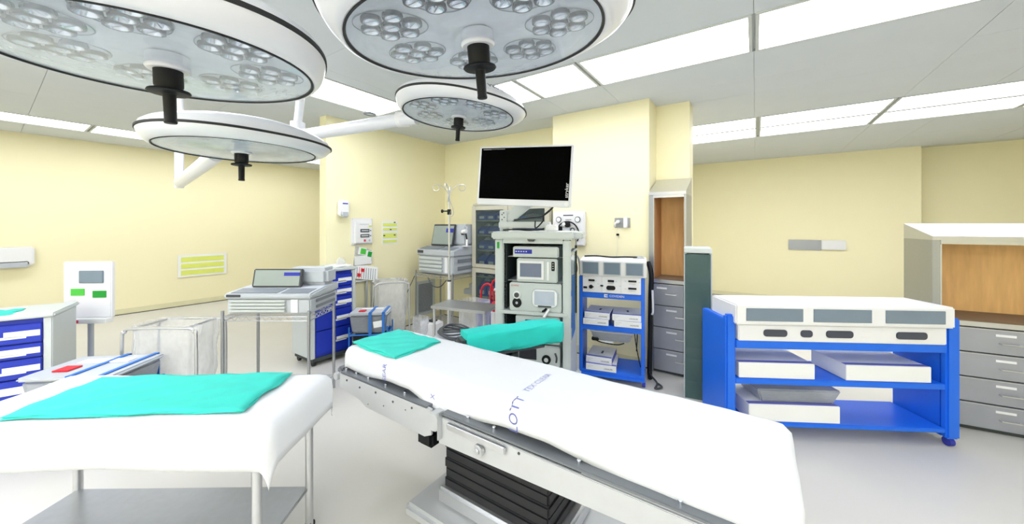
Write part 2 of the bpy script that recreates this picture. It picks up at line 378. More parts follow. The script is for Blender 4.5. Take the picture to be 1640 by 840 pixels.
# ------------------------------------------------------------------ draping helper
def lerp(tab, x):
    if x <= tab[0][0]: return tab[0][1]
    for (a, b), (c, d) in zip(tab, tab[1:]):
        if x <= c: return b+(d-b)*(x-a)/(c-a)
    return tab[-1][1]
def drape_pt(px, py, X0, X1, Y0, Y1, top, r, off=0):
    ix, iy = min(max(px, X0+r), X1-r), min(max(py, Y0+r), Y1-r)
    vx, vy = px-ix, py-iy; t = math.hypot(vx, vy)
    if t < 1e-9: return Vector((px, py, top+off)), Vector((0, 0, 1))
    nx, ny = vx/t, vy/t; q = r*math.pi/2
    if t < q: a = t/r; n = Vector((nx*math.sin(a), ny*math.sin(a), math.cos(a))); p = Vector((ix, iy, top-r))+n*(r+off); return p, n
    return Vector((ix+nx*(r+off), iy+ny*(r+off), top-r-(t-q))), Vector((nx, ny, 0))
def drape(name, label, cat, X0, X1, Y0, Y1, top, r, hemN, hemF, hemE, m, loc=(0,0,0), rz=0, step=.035, amp=.004, txt=(), group=None):
    q = r*math.pi/2-r; dn = lambda x: (top-r-lerp(hemN, x))+q; ext = max(dn(a) for a, _ in hemN)
    eE = top-r-hemE+q; eF = top-r-hemF+q
    nx = int((X1-X0+2*eE)/step); ny = int((Y1-Y0+2*ext)/(step*.8)); vs = []; fs = []
    for i in range(nx+1):
        x = X0-eE+(X1-X0+2*eE)*i/nx; near = dn(x)
        for j in range(ny+1):
            y = Y0-near+(Y1-Y0+near+eF)*j/ny
            w = math.sin(x*9+2*y)*.5+math.sin(y*23-x*5)*.3+math.sin(x*31+y*17)*.2
            p, n = drape_pt(x, y, X0, X1, Y0, Y1, top, r, amp*w); vs.append(p)
    for i in range(nx):
        for j in range(ny): a = i*(ny+1)+j; fs.append((a, a+ny+1, a+ny+2, a+1))
    mb = MB().add(vs, fs); o = mb.build(name, m, ang=80); o.location = loc; o.rotation_euler = (0, 0, rz)
    sd = o.modifiers.new('thickness', 'SOLIDIFY'); sd.thickness = .0025; sd.offset = -1
    tag(o, label, cat, group)
    for s, size, x, y, mt in txt:      # lettering printed across the sheet, following it
        me = textmesh(s, size)
        for v in me.vertices:
            qx, qy = x-v.co.y, y+v.co.x
            w_ = math.sin(qx*9+2*qy)*.5+math.sin(qy*23-qx*5)*.3+math.sin(qx*31+qy*17)*.2
            p, n = drape_pt(qx, qy, X0, X1, Y0, Y1, top, r, amp*w_+.0012); v.co = p
        me.materials.clear(); me.materials.append(mt); t = bpy.data.objects.new('print', me); COL.objects.link(t); t.parent = o
    return o
def flatcloth(name, label, cat, x0, x1, y0, y1, z, m, loc, rz, layers=3, seed=1):
    rnd = random.Random(seed); mb = MB(); n = 26
    t = thing(name, label, cat, loc, rz)
    for l in range(layers):
        vs = []; fs = []; d = .004*l; jx = [rnd.uniform(-.008, .008) for _ in range(4)]
        for i in range(n+1):
            for j in range(n+1):
                u, v = i/n, j/n
                x = x0+(x1-x0)*u+jx[0]*math.sin(v*5+l)+.006*math.sin(v*11+l); y = y0+(y1-y0)*v+jx[1]*math.cos(u*6+l)+.005*math.sin(u*13+l*2)
                e = min(u, 1-u, v, 1-v)
                h = z+d+.0035*math.sin(u*9+v*4+l)*math.sin(v*8+1)+.002*math.sin(u*22-v*17)+(.006*math.exp(-((u-.15-.5*v)**2)/.002) if l == layers-1 else 0)-(.004 if e < .02 else 0)
                vs.append((x, y, h))
        for i in range(n):
            for j in range(n): a = i*(n+1)+j; fs.append((a, a+n+1, a+n+2, a+1))
        o = MB().add(vs, fs).build('fold', m, t, ang=80)
        sd = o.modifiers.new('thickness', 'SOLIDIFY'); sd.thickness = .004; sd.offset = 1
    return t

# ------------------------------------------------------------------ operating table
tb = thing('operating_table', 'operating table with grey metal side rails and black pad, under a white sheet', 'operating table', (-1.05, 1.5, 0))
T = lambda x: x+1.05; U = lambda y: y-1.5
def tbx(x0, x1, y0, y1, z0, z1): return (T(x0), T(x1), U(y0), U(y1), z0, z1)
B(*tbx(-2.10, -1.42, 1.30, 1.74, .655, .755)).build('pad', M['pad'], tb, bev=.02)
B(*tbx(-1.40, .02, 1.30, 1.74, .655, .755)).build('pad', M['pad'], tb, bev=.02)
for y0, y1, yb in ((1.232, 1.246, 1), (1.794, 1.808, -1)):
    MB().prism([(T(-2.11), .648), (T(-2.11), .553), (T(-1.90), .528), (T(-1.84), .505), (T(-1.36), .497), (T(-1.31), .52), (T(-1.31), .648)], U(y0), U(y1)).build('side_plate', M['alum'], tb, bev=.003)
    MB().prism([(T(-1.26), .63), (T(-1.26), .50), (T(-.6), .52), (T(.0), .54), (T(.0), .63)], U(y0), U(y1)).build('side_plate', M['alum'], tb, bev=.003)
    for x0, x1 in ((-2.10, -1.34), (-1.24, 0)):
        B(T(x0), T(x1), U(min(y0, y0+.06*yb)), U(max(y1, y1+.06*yb)), .640, .652).build('rail_ledge', M['alumd'], tb, bev=.002)
for i, x in enumerate((-2.085, -1.98, -1.86, -1.70, -1.54, -1.10, -.95, -.55, -.2)):
    MB().cyl((T(x), U(1.262), .651), (T(x), U(1.262), .664), .0085, 10).build('bolt', M['chrome'], tb, bev=.001)
for i, x in enumerate((-2.03, -1.90, -1.75, -1.60, -1.45, -1.12, -.8)):
    MB().cyl((T(x), U(1.2335), .615-.01*(i % 2)), (T(x), U(1.229), .615-.01*(i % 2)), .006, 8).build('screw', M['charcoal'], tb)
for i, x in enumerate((-1.82, -1.68, -1.5)):
    MB().cyl((T(x), U(1.2335), .53+.03*i), (T(x), U(1.230), .53+.03*i), .004, 8).build('screw', M['alumd'], tb)
MB().prism([(T(-2.17), .60), (T(-2.17), .66), (T(-2.11), .66), (T(-2.11), .60)], U(1.25), U(1.80)).build('end_block', M['alumd'], tb, bev=.01)
MB().cyl((T(-2.145), U(1.225), .612), (T(-2.145), U(1.25), .612), .024, 18).build('pivot_disc', M['alum'], tb, bev=.003)
MB().cyl((T(-1.285), U(1.215), .60), (T(-1.285), U(1.82), .60), .045, 20).build('hinge_barrel', M['alum'], tb, bev=.004)
B(*tbx(-1.245, -1.235, 1.205, 1.25, .53, .66)).build('clamp_plate', M['steell'], tb, bev=.003)
MB().cyl((T(-1.0), U(1.228), .565), (T(-1.0), U(1.205), .565), .026, 20).cyl((T(-1.0), U(1.205), .565), (T(-1.0), U(1.195), .565), .014, 14).build('knob', M['steell'], tb, bev=.003)
B(*tbx(-1.19, -.86, 1.212, 1.228, .595, .625)).build('accessory_rail', M['steell'], tb, bev=.003)
B(*tbx(-2.05, -.05, 1.33, 1.71, .60, .652)).build('under_frame', M['alum'], tb, bev=.006)
bl = MB()
for k in range(7): bl.box(T(-1.33+.004*(k % 2)), T(-.72-.004*(k % 2)), U(1.34+.004*(k % 2)), U(1.70-.004*(k % 2)), .20+.05*k, .252+.05*k)
bl.build('black_bellows', M['rubber'], tb, bev=.008)
B(*tbx(-1.45, -1.34, 1.26, 1.40, .42, .50)).build('black_cover', M['black'], tb, bev=.015)
MB().box(T(-1.5), T(-.45), U(1.22), U(1.82), .05, .12).build('base_plate', M['alum'], tb, bev=.02)
B(*tbx(-1.36, -.68, 1.32, 1.72, .12, .20)).build('column_foot', M['steell'], tb, bev=.012)
for x, y in ((-1.42, 1.30), (-1.42, 1.74), (-.53, 1.30), (-.53, 1.74)):
    MB().cyl((T(x), U(y)-.02, .03), (T(x), U(y)+.02, .03), .03, 16).build('caster', M['rubber'], tb, bev=.004)
hem = [(-2.4, .665), (-2.12, .668), (-2.0, .66), (-1.90, .652), (-1.80, .664), (-1.70, .676), (-1.52, .676), (-1.44, .655), (-1.38, .628), (-1.30, .606), (-1.22, .612), (-1.1, .645), (-.91, .672), (-.7, .675), (-.4, .64), (.3, .63)]
drape('sheet', 'white disposable sheet with blue printed lettering on the central operating table', 'sheet', -2.15, .12, 1.272, 1.772, .785, .05, hem, .66, .655, M['sheet'],
      txt=[('SEAR', .045, -1.73, 1.225, M['lavd']), ('LOTT', .065, -.85, 1.255, M['lavd']), ('CLEAR', .024, -1.80, 1.42, M['lav']), ('X', .04, -1.34, 1.195, M['lavd']), ('TEX CLEAR', .045, -.87, 1.51, M['lav'])])
flatcloth('folded_towel', 'folded teal towel lying flat on the left end of the central table', 'towel', -.22, .22, -.175, .175, 0, M['teal'], (-1.905, 1.495, .793), R(-3), 3, 2)

# armboard: teal-sleeved, reaching back from the far side of the table
ang = math.atan2(.60, .37); ab = thing('armboard', 'teal-covered armboard sticking out from the far side of the operating table', 'armboard', (-1.635, 1.835, 0), ang)
def sleeve(L, W, z0, z1):
    vs = []; fs = []; n = 26; prof = []
    for k in range(40):
        a = 2*math.pi*k/40; ca, sa = math.cos(a), math.sin(a); e = .32
        prof.append((math.copysign(abs(ca)**e, ca)*W/2, (z0+z1)/2+math.copysign(abs(sa)**e, sa)*(z1-z0)/2))
    for i in range(n+1):
        s = i/n; k = 1 if s < .93 else max(.55, 1-((s-.93)/.07)**2*.42)
        for j, (y, z) in enumerate(prof):
            wz = .004*math.sin(s*14+j*.6)+.003*math.sin(s*31+j*1.7)
            zc = (z0+z1)/2; vs.append((s*L+.004*math.sin(j), y*k*(1+.02*math.sin(s*9+j))+wz*.6, zc+(z-zc)*(.6+.4*k)+wz))
    for i in range(n):
        for j in range(40): fs.append((i*40+j, i*40+(j+1) % 40, (i+1)*40+(j+1) % 40, (i+1)*40+j))
    fs += [tuple(range(39, -1, -1)), tuple(range(n*40, n*40+40))]
    return MB().add(vs, fs)
sleeve(.76, .17, .675, .825).build('teal_cover', M['teald'], ab, ang=60)
MB().box(-.05, .10, -.075, .075, .68, .78).build('end_pad', M['charcoal'], ab, bev=.02)
B(-.05, .6, -.05, .05, .648, .672).build('board', M['charcoal'], ab, bev=.004)

# ------------------------------------------------------------------ endoscopy tower
tw = thing('equipment_tower', 'tall grey endoscopy cart with open front and glass side, holding devices', 'equipment cart', (-1.56, 2.60, 0), R(19))
W2, D = .325, .60
B(-.350, .350, -.03, D+.02, 1.425, 1.49).build('top', M['offwhite'], tw, bev=.012)
B(.31, .42, .04, D-.04, 1.43, 1.485).build('top_handle', M['offwhite'], tw, bev=.012)
MB().prism([(-.035, 1.427), (.035, 1.427), (.022, 1.408), (-.022, 1.408)], -.028, -.01).build('latch', M['charcoal'], tw, bev=.002)
B(-W2, -W2+.075, 0, .05, .13, 1.425).build('front_post', M['offwhite'], tw, bev=.008)
B(W2-.065, W2, 0, .05, .13, 1.425).build('front_post', M['offwhite'], tw, bev=.010)
B(-W2+.075, W2-.065, .0, .02, 1.39, 1.425).build('header', M['offwhite'], tw)
B(-W2, -W2+.02, .05, D, .13, 1.425).build('side_panel', M['offwhite'], tw)
B(-W2, W2, D-.02, D, .13, 1.425).build('back_panel', M['dark'], tw)
B(W2-.02, W2, D-.05, D, .13, 1.425).build('rear_post', M['offwhite'], tw, bev=.005)
B(W2-.012, W2-.006, .05, D-.05, .55, 1.425).build('glass_side', M['tealglass'], tw)
B(W2-.02, W2-.004, .05, D-.05, .13, .55).build('lower_side', M['console'], tw)
MB().box(W2, W2+.016, .12, .45, 1.31, 1.33).build('side_handle', M['console'], tw, bev=.004)
B(W2-.004, W2+.004, D-.07, D-.05, .7, 1.35).build('black_channel', M['black'], tw)
B(-W2-.04, W2+.04, -.05, D+.03, .07, .13).build('base', M['offwhite'], tw, bev=.015)
for x in (-.3, .3):
    for y in (0, .54): MB().cyl((x-.018, y, .035), (x+.018, y, .035), .035, 16).build('caster', M['rubber'], tw, bev=.004)
sl = MB()
for k in range(24): sl.box(-W2+.02, -W2+.085, .055, .062, .60+.032*k, .608+.032*k)
sl.box(-W2+.085, -W2+.09, .05, .5, .35, 1.40)
sl.build('shelf_rail', M['dark'], tw)
B(-.305, -.285, -.003, .0, 1.345, 1.40).build('green_indicator', M['greend'], tw)
for z0 in (.79, .33): B(-W2+.03, W2-.025, -.02, D-.03, z0, z0+.028).build('shelf', M['offwhite'], tw, bev=.004)
for z0 in (1.062, 1.272): B(-W2+.085, W2-.02, .10, D-.03, z0-.006, z0+.0).build('shelf', M['console'], tw)
B(-.1, .25, .3, D-.05, 1.37, 1.40).build('cable_tray', M['charcoal'], tw)
def device(name, label, cat, x0, x1, z0, z1, y0=.01, dep=.42, m=None):
    t = thing(name, label, cat, (0, 0, 0), R(19)); mx = Matrix.Rotation(R(19), 4, 'Z')
    p = Vector((-1.56, 2.60, 0))+mx @ Vector(((x0+x1)/2, y0, z0)); t.location = p
    B(-(x1-x0)/2, (x1-x0)/2, 0, dep, 0, z1-z0).build('body', m or M['offwhite'], t, bev=.008); return t
d1 = device('video_processor', 'slim grey device with small blue display, topmost inside the tower', 'medical device', -.17, .225, 1.272, 1.362, .02)
B(-.18, -.03, -.004, .0, .03, .066).build('display', M['inkblue'], d1)
for k in range(5): B(-.172+.022*k, -.160+.022*k, -.006, -.003, .044, .052).build('indicator', M['white'], d1)
B(-.01, .185, -.003, .0, .02, .07).build('front_inset', M['offwhite'], d1, bev=.002)
d2 = device('image_recorder', 'grey recorder with violet green screen, second device from the top of the tower', 'medical device', -.135, .215, 1.062, 1.262, .015)
f = MB(); 
B(-.165, .065, -.008, 0, .022, .182).build('bezel', M['white'], d2, bev=.006)
B(-.143, .040, -.012, -.006, .045, .160).build('screen', M['lcdp'], d2)
B(.085, .108, -.004, 0, .02, .175).build('media_slot', M['white'], d2, bev=.002)
B(.125, .152, -.006, 0, .10, .178).build('control_panel', M['black'], d2, bev=.003)
for k in range(3): B(.133, .144, -.008, -.005, .118+.02*k, .124+.02*k).build('key', M['console'], d2)
d3 = device('light_source', 'wide light source with round dark dial and framed screen, on the tower shelf', 'medical device', -.195, .25, .818, 1.055, 0, .44)
text('OLYMPUS', .016, M['redp'], d3, (-.175, -.002, .212)).location = (0, 0, 0)
MB().cyl((-.155, 0, .135), (-.155, -.012, .135), .034, 28).build('dial_ring', M['white'], d3, bev=.003)
MB().cyl((-.155, -.012, .135), (-.155, -.022, .135), .021, 20).build('dial', M['charcoal'], d3, bev=.002)
MB().prism([(-.155+.04*math.cos(R(a))*1.0, .068+.042*math.sin(R(a))) for a in range(-180, 181, 15)][:-1], -.008, 0).build('round_port', M['black'], d3, bev=.002)
MB().cyl((-.155, -.008, .068), (-.155, -.013, .068), .011, 16).build('port_socket', M['console'], d3)
def rr(cx, cz, w, h, r, n=8):
    out = []
    for qx, qz, a0 in ((1, 1, 0), (-1, 1, 90), (-1, -1, 180), (1, -1, 270)):
        for k in range(n+1): a = R(a0+90*k/n); out.append((cx+qx*(w/2-r)+r*math.cos(a), cz+qz*(h/2-r)+r*math.sin(a)))
    return out
MB().prism(rr(.085, .118, .225, .158, .045), -.016, 0).build('screen_frame', M['console'], d3, bev=.006)
MB().prism(rr(.085, .118, .205, .140, .038), -.020, -.014).build('screen_bezel', M['white'], d3, bev=.002)
B(.0, .168, -.024, -.018, .063, .178).build('screen', M['lcdw'], d3)
B(.03, .14, -.024, -.018, .046, .058).build('key_row', M['charcoal'], d3)
MB().tube([(.10, -.02, .035), (.085, -.035, .022), (.07, -.03, .012)], .009, 8).build('hook', M['black'], d3)
MB().cyl((.12, -.02, .03), (.085, -.06, -.03), .010, 12).build('cable_plug', M['white'], d3, bev=.002)
d4 = device('insufflator', 'grey device with dark square screen, just above the teal armboard', 'medical device', -.145, .235, .545, .775, .015)
B(-.105, .025, -.006, 0, .08, .20).build('screen', M['charcoal'], d4, bev=.003)
MB().cyl((.10, 0, .165), (.10, -.010, .165), .042, 28).build('round_dial', M['console'], d4, bev=.003)
MB().cyl((.10, -.01, .165), (.10, -.014, .165), .031, 24).build('dial_face', M['white'], d4)
MB().cyl((.10, -.014, .162), (.10, -.022, .162), .019, 20).build('dial_knob', M['charcoal'], d4, bev=.002)
B(.08, .12, -.013, -.009, .19, .200).build('readout', M['black'], d4)
d5 = device('camera_controller', 'lowest grey device of the tower with round black knob, below the armboard', 'medical device', -.12, .235, .36, .53, .015)
MB().cyl((.065, 0, .06), (.065, -.014, .06), .038, 28).build('round_knob', M['black'], d5, bev=.003)
MB().cyl((.065, -.014, .06), (.065, -.018, .06), .018, 20).build('knob_face', M['offwhite'], d5)
B(-.17, -.02, -.006, 0, .05, .14).build('screen', M['pad'], d5)
MB().tube([(.14, -.01, .12), (.155, -.03, .09), (.15, -.02, .05)], .008, 8).build('side_latch', M['charcoal'], d5)
# things on top of the tower
t = thing('keyboard_tray', 'white flat arm base with cables lying on top of the tower', 'monitor arm', (-1.56, 2.60, 1.49), R(19))
B(-.33, .13, .12, .24, .028, .085).build('horizontal_bar', M['offwhite'], t, bev=.006)
B(.10, .19, .10, .26, 0, .06).build('bar_foot', M['white'], t, bev=.01)
B(-.33, -.26, .15, .24, .0, .19).build('upright', M['offwhite'], t, bev=.006)
for q in ((-.305, .15), (-.285, .125), (-.305, .105), (-.29, .165)): MB().cyl((q[0], .15, q[1]), (q[0], .146, q[1]), .006, 8).build('screw', M['charcoal'], t)
MB().prism([(-.27, .085), (-.22, .085), (-.02, .24), (-.10, .24), (-.19, .235), (-.27, .15)], .17, .23).build('diagonal_arm', M['offwhite'], t, bev=.006)
B(-.12, .05, .13, .25, .235, .31).build('monitor_mount', M['white'], t, bev=.006)
MB().tube([(-.28, .10, .012), (-.1, .06, .02), (.02, .09, .012), (.09, .06, .02)], .006, 6).build('black_cable', M['black'], t)
MB().tube([(-.15, .09, .015), (-.05, .05, .01), (.05, .05, .016), (.10, .04, .03)], .005, 6).build('black_cable', M['black'], t)
MB().tube([(-.18, .10, .10), (.0, .05, .12), (.08, .04, .13), (.17, .03, .20), (.20, .05, .285), (.20, .09, .34)], .007, 6).build('black_cable', M['black'], t)
MB().tube([(.02, .05, .09), (.03, .02, .03), (.09, .03, .09), (.10, .03, .14), (.18, .02, .21), (.23, .06, .30)], .006, 6).build('black_cable', M['black'], t)
MB().cyl((.24, .06, .30), (.25, .06, .26), .018, 12).build('cable_plug', M['black'], t)
# monitor
mo = thing('wall_monitor', 'large black flat monitor in a white frame, tilted above the tower', 'monitor', (-1.545, 2.44, 1.955), 0)
mo.name = 'display_monitor'; mo.rotation_euler = Euler((R(-2), R(3.0), R(13)), 'XYZ')
hw, hh = .398, .232
MB().prism(rr(0, -.012, 2*hw, 2*hh+.02, .016, 4), 0, .05).build('housing', M['lampbody'], mo, bev=.004)
B(-hw+.018, hw-.018, -.003, .0, -hh+.028, hh-.016).build('screen', M['screen'], mo)
B(-.25, .25, .05, .09, -.16, .16).build('rear_cover', M['white'], mo, bev=.012)
MB().cyl((hw-.028, -.001, -hh+.003), (hw-.028, -.008, -hh+.003), .019, 24).build('power_button', M['white'], mo, bev=.002)
text('stryker', .04, M['white'], mo, (hw-.034, -.0045, -.125), (R(90), R(-90), 0))
B(-hw+.035, -hw+.11, -.0045, -.003, hh-.030, hh-.026).build('status_line', M['console'], mo)
B(-hw+.115, -hw+.23, -.0045, -.003, hh-.028, hh-.026).build('status_line', M['console'], mo)

# ------------------------------------------------------------------ wall gas panel, outlet
gp = thing('gas_panel', 'white wall panel with two round gauges and a looped black hose behind the tower', 'gauge panel', (-1.875, 4.03, 1.52))
B(-.21, .21, -.05, 0, -.22, .19).build('box', M['white'], gp, bev=.01)
for x in (-.125, .125):
    MB().cyl((x, -.05, .09), (x, -.06, .09), .036, 24).build('gauge', M['charcoal'], gp, bev=.002)
    MB().cyl((x, -.06, .09), (x, -.062, .09), .028, 24).build('gauge_face', M['white'], gp)
B(-.065, .065, -.052, -.05, .135, .148).build('nameplate', M['ink'], gp); B(-.035, .04, -.052, -.05, .085, .092).build('nameplate', M['ink'], gp)
MB().tube([(.15*math.cos(R(a)), -.075, -.09+.155*math.sin(R(a))) for a in range(-30, 211, 20)], .009, 8).build('black_hose', M['black'], gp)
MB().cyl((0, -.05, .03), (0, -.10, .03), .032, 18).build('regulator', M['black'], gp, bev=.004)
MB().cyl((-.035, -.05, .035), (-.035, -.11, .035), .022, 18).build('white_knob', M['white'], gp, bev=.003)
B(-.06, .04, -.09, -.05, -.08, -.01).build('regulator_body', M['console'], gp, bev=.006)
B(-.11, -.075, -.10, -.05, -.10, .01).build('black_valve', M['black'], gp, bev=.008)
MB().tube([(.05, -.09, -.08), (.06, -.1, -.02), (.10, -.1, -.02), (.11, -.09, -.09)], .007, 8).build('short_hose', M['charcoal'], gp)
wo = thing('wall_outlet', 'steel wall outlet with white plug beside a pale switch box, right of the monitor', 'outlet', (-1.235, 4.03, 1.57))
B(-.085, .02, -.008, 0, -.055, .055).build('steel_plate', M['steel'], wo, bev=.002)
B(.02, .062, -.035, 0, -.055, .062).build('switch_box', M['white'], wo, bev=.005); B(.062, .088, -.01, 0, -.055, .055).build('steel_plate', M['steel'], wo, bev=.002)
MB().cyl((-.04, -.008, .01), (-.045, -.04, .01), .021, 16).build('plug', M['white'], wo, bev=.004)
MB().tube([(-.045, -.04, .01), (-.065, -.05, -.01), (-.072, -.03, -.045)], .009, 8).build('plug_cord', M['white'], wo)
MB().tube([(-.045, -.01, -.05), (-.048, -.012, -.12), (-.055, -.012, -.3), (-.07, -.012, -.42)], .0022, 6).build('thin_cord', M['paper'], wo)
B(-.062, -.034, -.028, -.006, -.145, -.122).build('black_plug', M['black'], wo, bev=.003)

# ------------------------------------------------------------------ blue instrument cart
def blue_cart(t, w, d, z0, z1, shelf):
    h = w/2
    for s in (-1, 1):
        a, b = (-h, -h+.045) if s < 0 else (h-.045, h)
        MB().box(a, b, 0, .04, z0, z1).build('front_post', M['blue'], t, bev=.006)
        MB().prismx([(.04, z0), (d, z0), (d, z1-.04), (.3, z1), (.04, z1)], a+.01, b-.012).build('side_panel', M['blue'], t, bev=.003)
    return t
bc = thing('instrument_cart', 'tall blue open-fronted cart with white console top, beside the steel drawer unit', 'equipment cart', (-1.165, 3.44, 0), R(14))
h = .31
for a, b in ((-h, -h+.035), (h-.035, h)):
    B(a, b, 0, .035, .06, 1.04).build('front_post', M['blue'], bc, bev=.006)
MB().prismx([(.035, .06), (.40, .06), (.40, .80), (.30, 1.10), (.035, 1.04)], -h+.004, -h+.022).build('side_panel', M['blue'], bc, bev=.003)
for y0, y1 in ((.035, .06), (.37, .40)): B(h-.03, h-.004, y0, y1, .06, 1.08).build('side_frame', M['blue'], bc, bev=.003)
B(h-.03, h-.004, .06, .37, .86, 1.08).build('side_panel', M['blue'], bc, bev=.003)
B(h-.012, h, .10, .36, 1.02, 1.17).build('side_wing', M['blue'], bc, bev=.01)
B(-h+.035, h-.035, .0, .03, .825, .878).build('front_bar', M['blue'], bc, bev=.003)
B(-h+.02, h-.03, .03, .40, .86, .878).build('console_shelf', M['blue'], bc)
B(-h+.02, h-.03, .005, .40, .505, .560).build('shelf', M['blue'], bc, bev=.003)
B(-h+.02, h-.02, .0, .42, .085, .11).build('bottom_shelf', M['blue'], bc, bev=.003)
B(-h, h, -.01, .42, .05, .085).build('base', M['blue'], bc, bev=.008)
B(h-.006, h+.004, .28, .40, .10, .28).build('lower_wing', M['blue'], bc, bev=.003)
for x in (-.27, .30):
    for y in (.03, .38): 
        c = MB().cyl((x-.014, y, .027), (x+.014, y, .027), .027, 16).build('caster', M['inkblue'], bc, bev=.003); B(x-.02, x+.02, y-.01, y+.012, .027, .055).build('caster_fork', M['steel'], c)
text('COVIDIEN', .030, M['white'], bc, (.055, -.002, .853))
lg = MB(); lg.box(-.065, -.032, -.002, 0, .838, .868); lo_ = lg.build('logo_square', M['white'], bc); B(-.056, -.028, -.003, -.001, .849, .857).build('logo_notch', M['blue'], lo_)
cu = thing('generator_console', 'white console with three grey screens over a row of black displays, on the blue cart', 'medical device', (-1.165, 3.44, .882), R(14))
MB().prismx([(-.02, .163), (-.035, .315), (.10, .335), (.30, .335), (.30, .163)], -.30, .325).build('screen_housing', M['white'], cu, bev=.007)
for k in range(3):
    x0 = -.268+.205*k
    mx = Matrix.Translation((x0+.075, -.0283, .243)) @ Matrix.Rotation(R(5.6), 4, 'X')
    MB().box(-.083, .083, -.003, .001, -.066, .064, mx=mx).build('screen_bezel', M['offwhite'], cu, bev=.002)
    MB().box(-.074, .074, -.0055, -.002, -.057, .056, mx=mx).build('screen', M['lcd'], cu)
B(-.272, .275, -.012, .28, 0, .163).build('control_housing', M['white'], cu, bev=.004)
for x in (-.085, .095): B(x-.001, x+.001, -.0135, -.011, .004, .160).build('panel_joint', M['console'], cu)
for x0, x1, za, zb in ((-.215, -.155, .108, .128), (-.265, -.228, .035, .055), (-.10, -.072, .062, .078), (-.03, .03, .108, .13), (.16, .235, .118, .135), (.16, .235, .048, .066)):
    B(x0, x1, -.018, -.012, za, zb).build('black_display', M['black'], cu, bev=.002)
MB().cyl((-.19, -.012, .055), (-.19, -.028, .055), .019, 20).build('socket_knob', M['black'], cu, bev=.003)
B(-.19, -.162, -.026, -.018, .050, .060).build('knob_lever', M['black'], cu, bev=.002)
MB().prism(rr(-.0, .053, .085, .042, .02), -.02, -.012).build('oval_socket', M['black'], cu, bev=.003)
for x, z in ((-.145, .115), (.048, .117), (.135, .125), (.135, .052), (.26, .118), (.085, .075), (-.12, .085)): B(x-.008, x+.008, -.0135, -.012, z-.002, z+.002).build('marking', M['console'], cu)
for x, z, w_ in ((-.185, .095, .03), (0, .095, .03), (.197, .10, .03), (.197, .035, .03), (-.235, .148, .025)): B(x-w_, x+w_, -.0135, -.012, z-.0015, z+.0015).build('marking', M['console'], cu)
MB().tube([(-.27, .1, .345), (-.15, .08, .352), (.0, .1, .343), (.15, .09, .349), (.29, .12, .345)], .008, 6).build('black_cable', M['black'], cu)
MB().prism([(.20, .335), (.31, .335), (.29, .350), (.24, .356)], .1, .2).build('bracket', M['console'], cu, bev=.003)
# cable bundles
o = MB().tube([(.34, .30, 1.17), (.37, .27, 1.05), (.365, .26, .8), (.36, .26, .4), (.355, .28, .08), (.36, .2, .03)], .024, 10)
t = thing('cable_bundle', 'thick black cable bundle hanging down the right side of the blue cart', 'cable', (-1.165, 3.44, 0), R(14))
o.build('black_cable', M['black'], t)
MB().tube([(.38, .2, .9), (.385, .19, .7), (.375, .2, .66)], .010, 8).build('white_plug', M['white'], t)
MB().tube([(.36, .22, .05), (.42, .12, .02), (.40, .0, .015), (.46, .05, .015), (.43, .12, .015)], .009, 8).build('loose_cord', M['charcoal'], t)
t = thing('cable_bundle', 'brown and grey cables hanging between the tower and the blue cart', 'cable', (-1.47, 3.36, 0), R(14))
MB().tube([(-.14, .02, 1.20), (-.10, -.01, 1.275), (-.04, 0, 1.25), (.0, .02, 1.20), (.01, .03, 1.05)], .009, 8).build('grey_hose', M['steeld'], t)
MB().tube([(-.025, -.02, 1.16), (-.02, -.02, 1.1), (-.04, -.02, 1.04), (-.055, -.02, .98), (-.02, -.03, .92)], .016, 8).build('brown_strap', M['brown'], t)
MB().tube([(-.03, -.02, 1.03), (-.075, -.02, .96), (-.05, -.03, .88), (-.03, -.02, .7), (-.04, -.02, .2), (-.05, 0, .03)], .008, 8).build('black_cable', M['black'], t)
# white cartons in the cart
def carton(lab, x, z, w_, d_, hgt, off=0, grp='white cartons in the blue cart', y=.0, skew=0):
    t = thing('carton', lab, 'carton', (0, 0, 0), R(14+skew), grp)
    t.location = Vector((-1.165, 3.44, z))+Matrix.Rotation(R(14), 3, 'Z') @ Vector((x, y, 0))
    B(-w_/2, w_/2, 0, d_, 0, hgt).build('box', M['paper'], t, bev=.002, seg=1)
    B(-w_/2+.002, w_/2-.002, .006, .045, hgt, hgt+.0006).build('lilac_band', M['paperg'], t)
    B(w_/2, w_/2+.0006, .004, d_-.004, .004, hgt-.004).build('lilac_side', M['paperg'], t)
    B(-w_/2-.0006, -w_/2, .004, d_-.004, .004, hgt-.004).build('lilac_side', M['paperg'], t)
    text('LIGASURE', .018, M['ink'], t, (w_*.24, -.0006, hgt*.42))
    for q in range(3): B(-w_/2+.012, -w_/2+.03+.02*q, -.0008, 0, .012+.014*q, .0145+.014*q).build('print_line', M['console'], t)
    for q in range(4): B(-w_*.2+.02*q, -.01+.03*q, .09+.035*q, .094+.035*q, hgt, hgt+.0006).build('print_line', M['console'], t)
    B(.0, .02, .12, .2, hgt, hgt+.0006).build('print_block', M['ink'], t)
    return t
carton('bottom white carton of the left stack on the upper cart shelf', -.145, .562, .245, .33, .058, y=-.015)
carton('top white carton of the left stack on the upper cart shelf', -.135, .621, .245, .33, .060, y=.0, skew=-3)
carton('bottom white carton of the right stack on the upper cart shelf', .155, .562, .25, .33, .058, y=-.01)
carton('top white carton of the right stack on the upper cart shelf', .145, .621, .265, .33, .060, y=0, skew=2)
carton('bottom white carton of the stack on the lowest cart shelf', -.095, .113, .29, .34, .06, y=-.01)
carton('top white carton of the stack on the lowest cart shelf', -.12, .174, .25, .34, .062, y=.02, skew=-4)
t = thing('clear_tray', 'clear plastic tray hanging under the upper shelf of the blue cart', 'tray', (-1.165, 3.44, 0), R(14))
